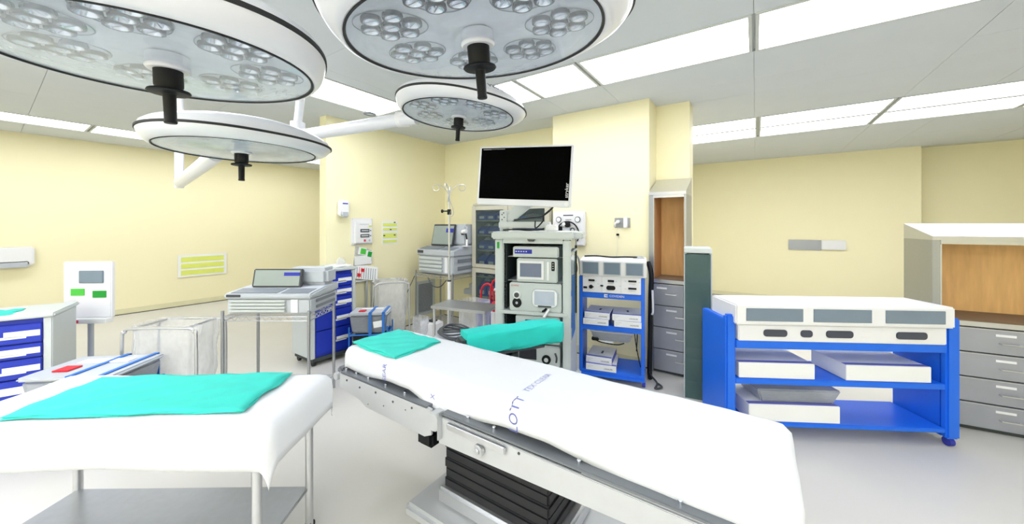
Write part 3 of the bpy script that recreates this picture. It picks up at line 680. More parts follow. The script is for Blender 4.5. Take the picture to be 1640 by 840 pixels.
MB().hexa([(-.17, .04, .40), (.17, .04, .40), (.17, .34, .40), (-.17, .34, .40)], [(-.20, .02, .495), (.20, .02, .495), (.20, .37, .495), (-.20, .37, .495)]).build('tray_body', M['film2'], t, bev=.01)
B(-.205, .205, .012, .022, .485, .502).build('tray_lip', M['film'], t, bev=.003)
B(-.10, .02, .03, .2, .385, .398).build('paper_note', M['paper'], t)
MB().tube([(-.17, .05, .405), (-.10, .03, .385), (.05, .03, .375), (.12, .05, .39)], .006, 6).build('black_cord', M['black'], t)
B(-.19, -.12, .02, .08, .395, .425).build('black_clip', M['black'], t, bev=.006)
MB().tube([(.2, .3, .5), (.23, .25, .3), (.27, .2, .12)], .005, 6).tube([(.24, .3, .5), (.235, .25, .35), (.23, .22, .27)], .005, 6).build('black_cord', M['black'], t)

# ------------------------------------------------------------------ steel cabinet with wood-lined recess
def steel_cabinet(lab, loc, rz, w_, dep, zt, zo, zb, nd, slope=.17):
    t = thing('steel_cabinet', lab, 'cabinet', loc, rz)
    B(0, .045, 0, dep, 0, zt).build('side_wall', M['steel'], t, bev=.002); B(w_-.02, w_, 0, dep, 0, zt).build('side_wall', M['steel'], t, bev=.002)
    B(.045, w_-.02, dep-.02, dep, 0, zt).build('back_wall', M['steeld'], t)
    MB().prismx([(-.01, zt), (-.01, zt+.03), (dep, zt+.03+slope), (dep, zt)], 0, w_).build('sloped_top', M['steell'], t, bev=.002)
    B(.045, w_-.02, -.006, .03, zt-.03, zt).build('top_lip', M['steell'], t, bev=.003)
    B(.046, w_-.021, dep-.035, dep-.021, zb, zt-.001).build('plywood_back', M['wood'], t)
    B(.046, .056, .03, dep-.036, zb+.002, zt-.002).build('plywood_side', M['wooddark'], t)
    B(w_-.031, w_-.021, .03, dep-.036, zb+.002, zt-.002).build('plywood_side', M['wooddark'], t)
    B(.045, .053, -.002, .03, zb, zt-.03).build('inner_edge', M['steell'], t)
    B(.045, w_-.02, 0, dep-.036, zb-.03, zb).build('counter', M['brown'], t, bev=.002)
    B(.04, w_-.02, -.008, .0, zb-.045, zb-.008).build('counter_lip', M['steell'], t, bev=.003)
    hgt = (zb-.05-.03)/nd
    for k in range(nd):
        z0 = .03+k*hgt
        d = B(.05, w_-.025, -.004, .30 if dep > .35 else dep-.05, z0+.004, z0+hgt-.004).build('drawer', M['steeld'], t, bev=.004)
        B(.055, w_-.03, -.007, -.004, z0+hgt-.012, z0+hgt-.006).build('drawer_edge', M['steell'], d)
        xs = [w_*.36 if k == nd-1 else w_*.62] if w_ < .6 else [w_*.25, w_*.7]
        for x in xs:
            B(x-.05, x+.05, -.008, -.004, z0+hgt-.055, z0+hgt-.038).build('label_holder', M['white'], d)
            xx = x+.09 if w_ < .6 else x+.02
            MB().tube([(xx-.05, -.004, z0+hgt-.105), (xx-.05, -.028, z0+hgt-.105), (xx+.05, -.028, z0+hgt-.105), (xx+.05, -.004, z0+hgt-.105)], .0045, 6, smooth=False).build('handle', M['steell'], d)
    B(.045, w_-.02, .03, dep-.05, 0, .03).build('plinth', M['dark'], t)
    return t
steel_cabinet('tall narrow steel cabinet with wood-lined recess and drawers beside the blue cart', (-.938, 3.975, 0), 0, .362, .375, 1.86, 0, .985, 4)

# ------------------------------------------------------------------ glazed supply cabinet
gc = thing('supply_cabinet', 'putty-coloured glass-door supply cabinet with sloping top behind the tower', 'cabinet', (-3.40, 4.0, 0))
GW, GD, GH = 1.275, .45, 1.82
B(0, .03, 0, GD, 0, GH).build('side_wall', M['cabinet'], gc); B(GW-.03, GW, 0, GD, 0, GH).build('side_wall', M['cabinet'], gc)
B(.03, GW-.03, GD-.02, GD, 0, GH).build('back_wall', M['consoled'], gc)
B(.62, .65, 0.02, GD-.02, .05, GH).build('middle_wall', M['cabinet'], gc)
MB().prismx([(0, GH), (0, GH+.02), (GD, GH+.16), (GD, GH)], 0, GW).build('sloping_top', M['cabinet'], gc, bev=.003)
B(0, GW, -.002, .02, .0, .08).build('plinth', M['cabinet'], gc)
for z in (.50, .79, 1.17, 1.385, 1.595): B(.03, GW-.03, .04, GD-.02, z, z+.02).build('shelf', M['cabinet'], gc, bev=.002)
B(.03, GW-.03, .0, GD-.02, .905, .96).build('middle_rail', M['cabinet'], gc)
for x0, x1 in ((.005, .632), (.638, GW-.005)):
    for z0, z1 in ((.085, .925), (.94, GH-.005)):
        d = MB(); d.box(x0, x0+.07, -.022, -.002, z0, z1); d.box(x1-.07, x1, -.022, -.002, z0, z1); d.box(x0+.07, x1-.07, -.022, -.002, z0, z0+.05); d.box(x0+.07, x1-.07, -.022, -.002, z1-.06, z1)
        dd = d.build('door', M['cabinet'], gc, bev=.003)
        B(x0+.07, x1-.07, -.014, -.010, z0+.05, z1-.06).build('pane', M['cabglass'], dd)
        B(x1-.03 if x0 < .3 else x0+.015, x1-.015 if x0 < .3 else x0+.03, -.045, -.022, (z0+z1)/2-.05, (z0+z1)/2+.05).build('handle', M['steel'], dd, bev=.003)
def bin_(x, z, w_, hgt, lab, m='bin'):
    t = thing('storage_bin', lab, 'storage bin', (-3.40+x, 4.06, z), 0, 'blue storage bins in the glass-door cabinet')
    MB().prismx([(0, 0), (.25, 0), (.25, hgt), (.08, hgt), (-.01, hgt*.55)], -w_/2, w_/2).build('tub', M[m], t, bev=.004)
    B(-w_*.28, w_*.28, -.012, -.006, hgt*.15, hgt*.42).build('label_card', M['paper'], t)
    MB().hexa([(-w_*.4, .1, hgt-.01), (w_*.4, .1, hgt-.01), (w_*.4, .2, hgt-.01), (-w_*.4, .2, hgt-.01)], [(-w_*.3, .12, hgt+.035), (w_*.2, .12, hgt+.05), (w_*.3, .18, hgt+.03), (-w_*.25, .18, hgt+.045)]).build('contents', M['paper'], t, bev=.01)
for z, nm, hh2 in ((1.616, 'topmost', .13), (1.406, 'second', .12), (1.191, 'third', .13), (.961, 'fourth', .15), (.811, 'fifth', .042), (.521, 'lowest', .2)):
    for k in range(3): bin_(.13+.165*k, z, .15, hh2, '%s blue storage bin on the %s shelf behind the left glass door' % (('left', 'middle', 'right')[k], nm))
for z, nm, hh2 in ((1.406, 'second', .12), (1.191, 'third', .13)):
    for k in range(3): bin_(.76+.165*k, z, .15, hh2, '%s blue storage bin on the %s shelf behind the right glass door' % (('left', 'middle', 'right')[k], nm))
t = thing('supply_pack', 'pale wrapped pack with a blue patch on the top shelf behind the right glass door', 'supply pack', (-2.45, 4.2, 1.616))
MB().hexa([(-.2, -.1, 0), (.2, -.1, 0), (.2, .1, 0), (-.2, .1, 0)], [(-.12, -.08, .07), (.1, -.08, .05), (.15, .08, .05), (-.1, .08, .09)]).build('wrap', M['film'], t, bev=.015)
B(-.19, -.08, -.115, -.10, .01, .05).build('blue_patch', M['strap'], t, bev=.004)

# ------------------------------------------------------------------ wire rack with grey console
def wire_rack(lab, loc, rz, w_=.76, d_=.50, zt=.85):
    t = thing('wire_rack', lab, 'wire shelf', loc, rz)
    for x in (0, w_):
        for y in (0, d_):
            m_ = MB().cyl((x, y, 0), (x, y, zt+.03), .0125, 12)
            for k in range(int(zt/.05)): m_.cyl((x, y, .05+.05*k), (x, y, .054+.05*k), .0138, 12)
            m_.build('post', M['steel'], t)
    for z in (zt-.02, .12):
        s_ = MB()
        for y in (0, d_): s_.cyl((0, y, z), (w_, y, z), .004, 6); s_.cyl((0, y, z-.035), (w_, y, z-.035), .004, 6)
        for x in (0, w_): s_.cyl((x, 0, z), (x, d_, z), .004, 6); s_.cyl((x, 0, z-.035), (x, d_, z-.035), .004, 6)
        for y in (0, d_): s_.tube([(w_*k/22, y, z-.035*(k % 2)) for k in range(23)], .003, 5, smooth=False)
        for x in (0, w_): s_.tube([(x, d_*k/14, z-.035*(k % 2)) for k in range(15)], .003, 5, smooth=False)
        for k in range(1, 30): s_.cyl((w_*k/30, 0, z+.003), (w_*k/30, d_, z+.003), .002, 5)
        s_.build('wire_shelf', M['steell'], t)
    return t
wr = wire_rack('chrome wire rack under the grey console in the corner by the wall vent', (-4.15, 3.60, 0), 0, .735)
def console(lab, loc, rz, sx=1, sz=1):
    t = thing('ultrasound_console', lab, 'medical console', loc, rz); t.name = 'grey_console'
    X = lambda v: v*sx; Z = lambda v: v*sz
    B(X(0), X(.70), 0, .46, 0, Z(.255)).build('lower_body', M['console'], t, bev=.012)
    MB().prismx([(-.02, Z(.255)), (-.02, Z(.335)), (.06, Z(.355)), (.22, Z(.385)), (.46, Z(.40)), (.46, Z(.255))], X(-.015), X(.715)).build('control_deck', M['console'], t, bev=.012)
    for k in range(4): B(X(.03), X(.50), -.022, -.001, Z(.03+.055*k), Z(.068+.055*k)).build('drawer', M['offwhite'], t, bev=.006)
    B(X(.54), X(.60), -.010, 0, Z(.02), Z(.24)).build('grille', M['white'], t, bev=.003)
    for k in range(2): B(X(.703), X(.712), .08, .40, Z(.06+.10*k), Z(.11+.10*k)).build('side_recess', M['consoled'], t, bev=.003)
    B(X(.01), X(.13), -.024, -.019, Z(.285), Z(.325)).build('name_badge', M['charcoal'], t, bev=.002)
    MB().hexa([(X(.03), .0, Z(.342)), (X(.42), .0, Z(.342)), (X(.42), .14, Z(.372)), (X(.03), .14, Z(.372))], [(X(.03), .0, Z(.350)), (X(.42), .0, Z(.350)), (X(.42), .14, Z(.380)), (X(.03), .14, Z(.380))]).build('keyboard', M['consoled'], t, bev=.002)
    MB().hexa([(X(.45), .0, Z(.342)), (X(.68), .0, Z(.342)), (X(.68), .14, Z(.372)), (X(.45), .14, Z(.372))], [(X(.45), .0, Z(.348)), (X(.68), .0, Z(.348)), (X(.68), .14, Z(.378)), (X(.45), .14, Z(.378))]).build('keypad', M['consoled'], t, bev=.002)
    B(X(.33), X(.70), .26, .46, Z(.39), Z(.70)).build('rear_tower', M['console'], t, bev=.03)
    mx = Matrix.Translation((0, .17, Z(.385))) @ Matrix.Rotation(R(-12), 4, 'X')
    MB().box(X(.08), X(.52), 0, .03, 0, Z(.325), mx=mx).build('screen_frame', M['charcoal'], t, bev=.008)
    MB().box(X(.10), X(.50), -.003, .001, Z(.025), Z(.30), mx=mx).build('screen', M['lcdg'], t)
    MB().box(X(.36), X(.50), -.006, -.002, Z(.20), Z(.26), mx=mx).build('blue_sticker', M['inkblue'], t)
    return t
console('grey console with tilted screen and drawers on the wire rack in the corner', (-4.12, 3.62, .853), 0)
t = thing('desk_camera', 'white camera head on a short black bracket beside the grey console', 'camera', (-3.385+.0, 3.86, 1.25))
MB().cyl((0, 0, .0), (0, 0, .09), .016, 12).build('post', M['white'], t); MB().cyl((0, 0, .09), (-.02, 0, .17), .010, 10).build('bracket', M['black'], t)
MB().cyl((-.07, -.02, .19), (.01, -.02, .21), .03, 16).build('barrel', M['white'], t, bev=.006); MB().cyl((-.075, -.02, .17), (-.04, -.02, .175), .022, 14).build('lens', M['charcoal'], t)
B(-.05, .05, -.05, .04, -.012, .0).build('foot', M['white'], t, bev=.003)
# wall vent
vt = thing('wall_vent', 'grey louvred vent low on the left wall behind the wire rack', 'vent', (XL, 4.02, .10))
f = MB(); f.box(0, .012, -.20, .20, 0, .05); f.box(0, .012, -.20, .20, .50, .55); f.box(0, .012, -.20, -.15, .05, .50); f.box(0, .012, .15, .20, .05, .50); f.build('vent_frame', M['offwhite'], vt, bev=.002)
B(0, .002, -.15, .15, .05, .50).build('vent_back', M['consoled'], vt)
sm = MB().hexa([(.002, -.15, 0), (.012, -.15, .006), (.012, .15, .006), (.002, .15, 0)], [(.002, -.15, .008), (.012, -.15, .014), (.012, .15, .014), (.002, .15, .008)]).mesh('slat', M['console'])
for k in range(20):
    o = bpy.data.objects.new('slat', sm); COL.objects.link(o); o.parent = vt; o.location = (0, 0, .055+.022*k)
t = thing('power_supply', 'small white box with a black base on the floor behind the steel stand', 'power unit', (-3.55, 3.35, 0))
B(-.12, .12, -.1, .1, .03, .27).build('box', M['white'], t, bev=.012); B(-.14, .16, -.12, .12, 0, .035).build('base', M['black'], t, bev=.01); B(-.04, .06, -.05, .05, .27, .29).build('cap', M['charcoal'], t, bev=.006)
t = thing('power_strip', 'grey box on the rear wall behind the steel stand', 'box', (-3.72, 4.30, .45)); t.name = 'wall_box'
B(-.12, .12, 0, .16, 0, .08).build('box', M['console'], t, bev=.006); B(-.03, .05, .02, .12, .08, .17).build('riser', M['offwhite'], t, bev=.006)
MB().tube([(.02, -.04, .80), (-.01, -.1, .66), (-.10, -.1, .52), (-.21, -.1, .42)], .006, 6).build('power_cord', M['charcoal'], wr)
MB().tube([(.30, -.04, .80), (.40, -.06, .70), (.55, -.06, .69), (.65, -.03, .79)], .007, 6).build('power_cord', M['charcoal'], wr)
tag(MB().tube([(-3.46, 4.38, .82), (-3.455, 4.40, .6), (-3.46, 4.42, .3), (-3.47, 4.42, .05)], .006, 6).build('electric_cable', M['charcoal']), 'thin dark cord down the rear wall beside the glass cabinet', 'cord')

# ------------------------------------------------------------------ IV pole
def iv(lab, loc, s=1):
    t = thing('iv_pole', lab, 'iv pole', loc)
    MB().cyl((0, 0, .9*s), (0, 0, 1.86*s), .0115, 14).build('upper_pole', M['steell'], t)
    MB().cyl((0, 0, .06), (0, 0, .93*s), .019, 16).build('lower_pole', M['white'], t)
    MB().cyl((0, 0, .915*s), (0, 0, .93*s), .023, 16).build('collar', M['charcoal'], t)
    MB().cyl((0, 0, 1.66*s), (0, 0, 1.72*s), .022, 14).build('clamp', M['black'], t, bev=.003)
    k = MB().cyl((-.018, -.01, 1.70*s), (-.075, -.03, 1.70*s), .007, 10).cyl((-.07, -.028, 1.70*s), (-.085, -.033, 1.70*s), .02, 14); k.build('clamp_knob', M['black'], t, bev=.002)
    for a in (0, 95, 180, 265):
        c, s_ = math.cos(R(a+34)), math.sin(R(a+34)); P_ = lambda r, z: (c*r, s_*r, z*s)
        pts = [P_(0, 1.84), P_(.03, 1.93), P_(.08, 1.98), P_(.125, 1.995)]
        for q in range(0, 331, 30): pts.append(P_(.145+.036*math.sin(R(q)), 1.962+.036*math.cos(R(q))))
        MB().tube(pts, .0034, 6).build('hook', M['steell'], t)
    MB().tube([(.0, -.012, 1.88*s), (.02, -.02, 1.83*s), (.07, -.02, 1.74*s), (.085, -.02, 1.67*s), (.05, -.02, 1.64*s), (.03, -.02, 1.67*s), (.05, -.02, 1.71*s)], .003, 6).build('dangling_wire', M['steeld'], t)
    MB().tube([(0, -.013, 1.93*s), (.002, -.016, 1.80*s)], .009, 8, smooth=False).build('hook_sleeve', M['steel'], t)
    b = MB(); 
    for a in range(5): q = R(72*a+20); b.cyl((0, 0, .08), (.19*math.cos(q), .19*math.sin(q), .055), .013, 10)
    b.build('leg_base', M['steell'], t)
    for a in range(5): q = R(72*a+20); x, y = .19*math.cos(q), .19*math.sin(q); MB().cyl((x-.01, y, .025), (x+.01, y, .025), .025, 12).build('caster', M['rubber'], t)
    return t
iv('tall steel iv pole with curled hooks behind the steel instrument stand', (-2.83, 2.93, 0))

# ------------------------------------------------------------------ steel instrument stand
st = thing('instrument_stand', 'small bare stainless steel instrument stand left of the tower', 'table', (-2.38, 2.69, 0), R(11.5))
B(-.30, .30, -.16, .17, .725, .752).build('table_top', M['steel'], st, bev=.004)
for x in (-.275, .275):
    for y in (-.13, .14): MB().cyl((x, y, .04), (x, y, .725), .0135, 12).build('leg', M['steell'], st)
for x in (-.275, .275):
    for y in (-.13, .14): MB().cyl((x-.012, y, .022), (x+.012, y, .022), .022, 12).build('caster', M['rubber'], st)
MB().cyl((-.275, 0.14, .16), (.275, .14, .16), .009, 10).cyl((-.275, -.13, .16), (-.275, .14, .16), .009, 10).cyl((.275, -.13, .16), (.275, .14, .16), .009, 10).build('cross_bar', M['steell'], st)
# clear liner bag, canister, red tubing, cable coil
def bag(lab, loc, w_, d_, z0, z1, rz=0, m='film', nm='plastic_bag'):
    vs = []; fs = []; n = 44; q = 18; rnd = random.Random(int(w_*1000))
    ph = [rnd.uniform(0, 6) for _ in range(6)]
    for j in range(q+1):
        s = j/q; z = z0+(z1-z0)*s; k = .72+.28*min(1, s*2.5)**.6
        for i in range(n):
            a = 2*math.pi*i/n; e = .45
            cx = math.copysign(abs(math.cos(a))**e, math.cos(a)); sy = math.copysign(abs(math.sin(a))**e, math.sin(a))
            wv = 1+.035*math.sin(7*a+ph[0]+s*3)+.03*math.sin(13*a+ph[1]-s*6)+.02*math.sin(s*15+ph[2]+3*a)
            vs.append((cx*w_/2*k*wv, sy*d_/2*k*wv, z+(.012*math.sin(5*a) if j == 0 else 0)))
    for j in range(q):
        for i in range(n): fs.append((j*n+i, j*n+(i+1) % n, (j+1)*n+(i+1) % n, (j+1)*n+i))
    fs.append(tuple(range(n-1, -1, -1)))
    o = MB().add(vs, fs).build(nm, M[m], ang=80); o.location = loc; o.rotation_euler = (0, 0, rz)
    return tag(o, lab, 'bag')
bag('empty clear plastic bag standing on the floor behind the steel instrument stand', (-2.62, 3.12, 0), .30, .26, .02, .70)
t = thing('canister', 'white canister with red cap and red band right of the clear bag', 'canister', (-2.36, 3.17, 0))
MB().cyl((0, 0, 0), (0, 0, .60), .058, 24).build('body', M['white'], t, bev=.01); MB().cyl((0, 0, .60), (0, 0, .70), .045, 20).build('cap', M['red'], t, bev=.006)
MB().lathe([(.059, .30), (.062, .305), (.062, .325), (.059, .33)], 24).build('band', M['red'], t)
t = thing('red_tubing', 'looped red rubber tubing standing up behind the steel stand', 'tubing', (-2.50, 3.40, .0))
MB().tube([(-.26, 0, .60), (-.24, 0, .78), (-.15, 0, .84), (-.07, 0, .78), (-.06, 0, .62)], .012, 8).build('tube', M['red'], t)
MB().tube([(-.10, -.02, .62), (-.09, -.02, .80), (-.03, -.02, .90), (.05, -.02, .84), (.05, -.02, .66)], .012, 8).build('tube', M['red'], t)
MB().tube([(-.02, -.02, .02), (-.01, -.02, .3), (-.04, -.02, .45), (-.02, -.02, .62)], .013, 8).build('tube', M['red'], t)
MB().box(-.30, .10, -.05, .10, .0, .62).build('blue_tub', M['navy'], t, bev=.02)
for q in range(3): MB().tube([(-.03+.02*q, -.03, .78-.04*q), (.0+.02*q, -.05, .80-.04*q), (.03, -.04, .76-.04*q)], .011, 8).build('white_fitting', M['white'], t)
t = thing('plastic_wrap', 'crumpled white plastic wrap on the lower shelf beside the red tubing', 'wrap', (-2.33, 3.42, .62))
rnd = random.Random(5); vs = []; fs = []
for j in range(9):
    for i in range(14):
        a = 2*math.pi*i/14; r = .08*math.sin(math.pi*(j+.5)/9.5)*(1+rnd.uniform(-.35, .35)); vs.append((r*math.cos(a), r*math.sin(a)*.7, .04*j-.02+rnd.uniform(-.01, .01)))
for j in range(8):
    for i in range(14): fs.append((j*14+i, j*14+(i+1) % 14, (j+1)*14+(i+1) % 14, (j+1)*14+i))
MB().add(vs, fs).build('wrap', M['paper'], t, ang=20)
B(-.07, .07, -.05, .05, -.62, -.02).build('stand_box', M['console'], t, bev=.01)
t = thing('cable_coil', 'coiled black cables on a small stool beyond the armboard', 'cable', (-2.02, 2.18, .0))
for k in range(4):
    r = .17-.012*k
    MB().tube([(r*math.cos(R(a)), r*.75*math.sin(R(a)), .66+.012*k+.012*math.sin(R(a*2+k*60))) for a in range(0, 360, 24)], .008, 8, closed=True).build('cable_loop', M['charcoal'], t)
MB().cyl((0, 0, .62), (0, 0, .645), .18, 32).build('stool_seat', M['console'], t, bev=.006); MB().cyl((0, 0, .05), (0, 0, .62), .02, 14).build('stool_post', M['steel'], t)
MB().cyl((0, 0, 0), (0, 0, .05), .16, 28).build('stool_base', M['charcoal'], t, bev=.01)

# ------------------------------------------------------------------ left wall items
def yz_thing(name, lab, cat, y, z, x=XL, group=None): return thing(name, lab, cat, (x, y, z), R(90), group)   # local x runs along +Y, local -y faces the room
t = yz_thing('hand_sanitizer', 'small white dispenser high on the left wall at the photo edge', 'dispenser', 2.60, 1.66); t.name = 'wall_dispenser'
B(-.06, .06, -.09, 0, .0, .20).build('housing', M['white'], t, bev=.015); B(-.045, .045, -.095, -.06, -.015, .06).build('nozzle_cover', M['console'], t, bev=.01)
B(-.035, .035, -.0915, -.09, .15, .165).build('print', M['inkblue'], t); B(-.02, .03, -.0915, -.09, .02, .05).build('window', M['consoled'], t)
t = yz_thing('control_panel', 'white wall panel with two black readouts, above the green-labelled packet', 'control panel', 2.885, 1.28)
B(-.155, .16, -.012, 0, 0, .355).build('back_plate', M['white'], t, bev=.003); B(-.12, .13, -.05, -.012, .02, .30).build('case', M['white'], t, bev=.006)
for z in (.185, .115):
    r_ = B(-.05, .085, -.054, -.05, z-.018, z+.025).build('readout', M['ink'], t, bev=.002); B(-.035, .07, -.056, -.053, z-.004, z+.012).build('digits', M['offwhite'], r_)
    B(.098, .11, -.053, -.05, z-.005, z+.01).build('key', M['black'], t)
B(-.0, .032, -.054, -.05, .04, .07).build('red_key', M['redp'], t, bev=.002); MB().cyl((.085, -.05, .055), (.085, -.055, .055), .014, 14).build('round_key', M['console'], t)
B(.075, .115, -.052, -.05, .235, .26).build('yellow_sticker', M['ylw'], t); B(-.06, .08, -.052, -.05, .272, .278).build('print_line', M['console'], t)
for x, z in ((-.14, .015), (.145, .015), (-.14, .34), (.145, .34)): MB().cyl((x, -.012, z), (x, -.014, z), .004, 8).build('screw', M['steel'], t)
t = yz_thing('label_packet', 'clear packet with two green labels on the left wall below the readout panel', 'packet', 2.90, 1.0)
MB().hexa([(-.14, -.02, 0), (.14, -.02, 0), (.14, -.001, 0), (-.14, -.001, 0)], [(-.11, -.02, .27), (.13, -.02, .20), (.13, -.001, .20), (-.11, -.001, .27)]).build('pouch', M['film'], t, bev=.004)
B(-.13, .12, -.024, -.02, .01, .13).build('white_insert', M['paper'], t)
mx = Matrix.Rotation(R(12), 4, 'Y'); 
MB().box(-.115, .0, -.026, -.021, .135, .235, mx=mx).build('label_card', M['paper'], t); MB().box(.005, .10, -.026, -.021, .12, .205, mx=mx).build('label_card', M['paper'], t)
MB().box(-.085, -.005, -.028, -.0255, .145, .22, mx=mx).build('green_label', M['green'], t); MB().box(.03, .092, -.028, -.0255, .125, .195, mx=mx).build('dark_green_label', M['greend'], t)
t = yz_thing('wall_sign', 'white notice with yellow highlighted rows on the left wall near the corner', 'sign', 3.34, 1.265)
B(-.135, .135, -.004, 0, 0, .335).build('sheet', M['paper'], t)
for z0, z1 in ((.26, .305), (.20, .235), (.09, .16), (.02, .06)): B(-.12, .12, -.006, -.004, z0, z1).build('yellow_row', M['ylw'], t)
for x, z in ((.08, .315), (.01, .21), (-.10, .125), (.08, .13)): B(x-.015, x+.015, -.008, -.006, z-.006, z+.01).build('printed_mark', M['ink'], t)
t = yz_thing('forms_rack', 'white form holder with red and grey print on the left wall behind the blue drawers', 'paper holder', 2.92, .80)
mx = Matrix.Translation((0, -.04, 0)) @ Matrix.Rotation(R(-12), 4, 'X') @ Matrix.Rotation(R(12), 4, 'Y')
MB().box(-.17, .17, -.02, .0, 0, .19, mx=mx).build('folder', M['paper'], t, bev=.003)
for k in range(9): MB().box(-.15+.034*k, -.143+.034*k, -.022, -.02, .01, .16, mx=mx).build('print_line', M['redp'] if k in (1, 2) else M['consoled'], t)
for k, (x, z) in enumerate(((-.09, .10), (-.14, .03))): MB().box(x, x+.05, -.024, -.0215, z, z+.045, mx=mx).build('red_stamp', M['red'], t)
B(-.15, .15, -.05, 0, -.01, .005).build('ledge', M['white'], t); MB().cyl((.02, -.03, -.8), (.02, -.03, 0), .014, 10).build('post', M['console'], t)
# white crumpled sheets on the drawer cart top and the cart itself
def drawer_cart(lab, loc, rz, w_, dep, zt, rows, closed=False):
    t = thing('drawer_cart', lab, 'drawer cart', loc, rz)
    B(-w_/2, -w_/2+.045, 0, dep, .09, zt-.03).build('side_panel', M['offwhite'], t, bev=.006); B(w_/2-.045, w_/2, 0, dep, .09, zt-.03).build('side_panel', M['offwhite'], t, bev=.006)
    B(-w_/2-.015, w_/2+.015, -.02, dep+.01, zt-.03, zt).build('top', M['offwhite'], t, bev=.008)
    B(-w_/2+.045, w_/2-.045, .02, dep, .09, zt-.03).build('carcass', M['navy'], t)
    B(-w_/2+.02, w_/2-.02, .01, dep-.02, .05, .09).build('base', M['dark'], t)
    for x in (-w_/2+.05, w_/2-.05):
        for y in (.05, dep-.06): MB().cyl((x-.014, y, .03), (x+.014, y, .03), .03, 14).build('caster', M['rubber'], t)
    H = zt-.08-.10; z = zt-.065; rnd = random.Random(3)
    for q in rows:
        hh_ = H*q; d = B(-w_/2+.048, w_/2-.048, -.006, .018, z-hh_+.005, z-.004).build('drawer', M['navy'], t, bev=.005)
        B(w_/2-.048-.16-rnd.uniform(0, .05), w_/2-.056, -.009, -.006, z-hh_*.5-.02, z-hh_*.5+.022).build('label_strip', M['paper'], d)
        B(w_/2-.048-.20, w_/2-.12, -.009, -.006, z-hh_*.5-.03, z-hh_*.5-.012).build('label_strip', M['paper'], d)
        z -= hh_
    return t
drawer_cart('royal blue drawer cart with white labels at the left edge of the sharp picture', (-3.955, 2.25, 0), R(90), .52, .42, 1.05, (.165, .13, .16, .24, .3))
flatcloth('teal_cloth', 'small teal cloth on top of the royal blue drawer cart by the left wall', 'cloth', -.16, .10, -.14, .14, 0, M['teal'], (-4.16, 2.16, 1.053), 0, 2, 9)
t = thing('paper_stack', 'loose white papers on top of the royal blue drawer cart by the left wall', 'papers', (-4.12, 2.40, 1.053))
for k in range(4): MB().box(-.13, .13, -.08, .08, .004*k, .004*k+.003, mx=Matrix.Rotation(.2*k-.3, 4, 'Z')).build('paper', M['paper'], t)
MB().hexa([(-.1, .0, .016), (.0, .0, .016), (.0, .1, .016), (-.1, .1, .016)], [(-.08, .02, .07), (-.02, .01, .11), (-.01, .08, .08), (-.07, .09, .06)]).build('crumpled_wrap', M['film'], t, bev=.01)
# linen hamper
def hamper(lab, baglab, loc, rz, w_=.5, d_=.40, zt=.80):
    t = thing('linen_hamper', lab, 'hamper', loc, rz)
    a, b = w_/2, d_/2
    for y in (-b, b): MB().tube([(-a, y, .02), (-a, y, zt-.09), (-a+.02, y, zt-.03), (-a+.08, y, zt), (a-.08, y, zt), (a-.02, y, zt-.03), (a, y, zt-.09), (a, y, .02)], .011, 10).build('frame_hoop', M['steell'], t)
    for x in (-a+.08, a-.08): MB().cyl((x, -b, zt), (x, b, zt), .009, 10).build('top_bar', M['steell'], t)
    for x in (-a, a): MB().cyl((x, -b, .10), (x, b, .10), .009, 10).build('base_bar', M['steell'], t)
    bg = bag(baglab, loc, w_*.92, d_*.92, .07, zt+.015, rz, nm='liner_bag')
    return t
hamper('steel-framed linen hamper against the left wall beside the wire rack', 'clear liner bag hanging in the linen hamper by the left wall', (-4.02, 3.05, 0), R(60), .44, .34)
bag('crumpled clear plastic bag end hanging below the hamper by the left wall', (-3.62, 3.22, 0), .2, .14, .12, .35)
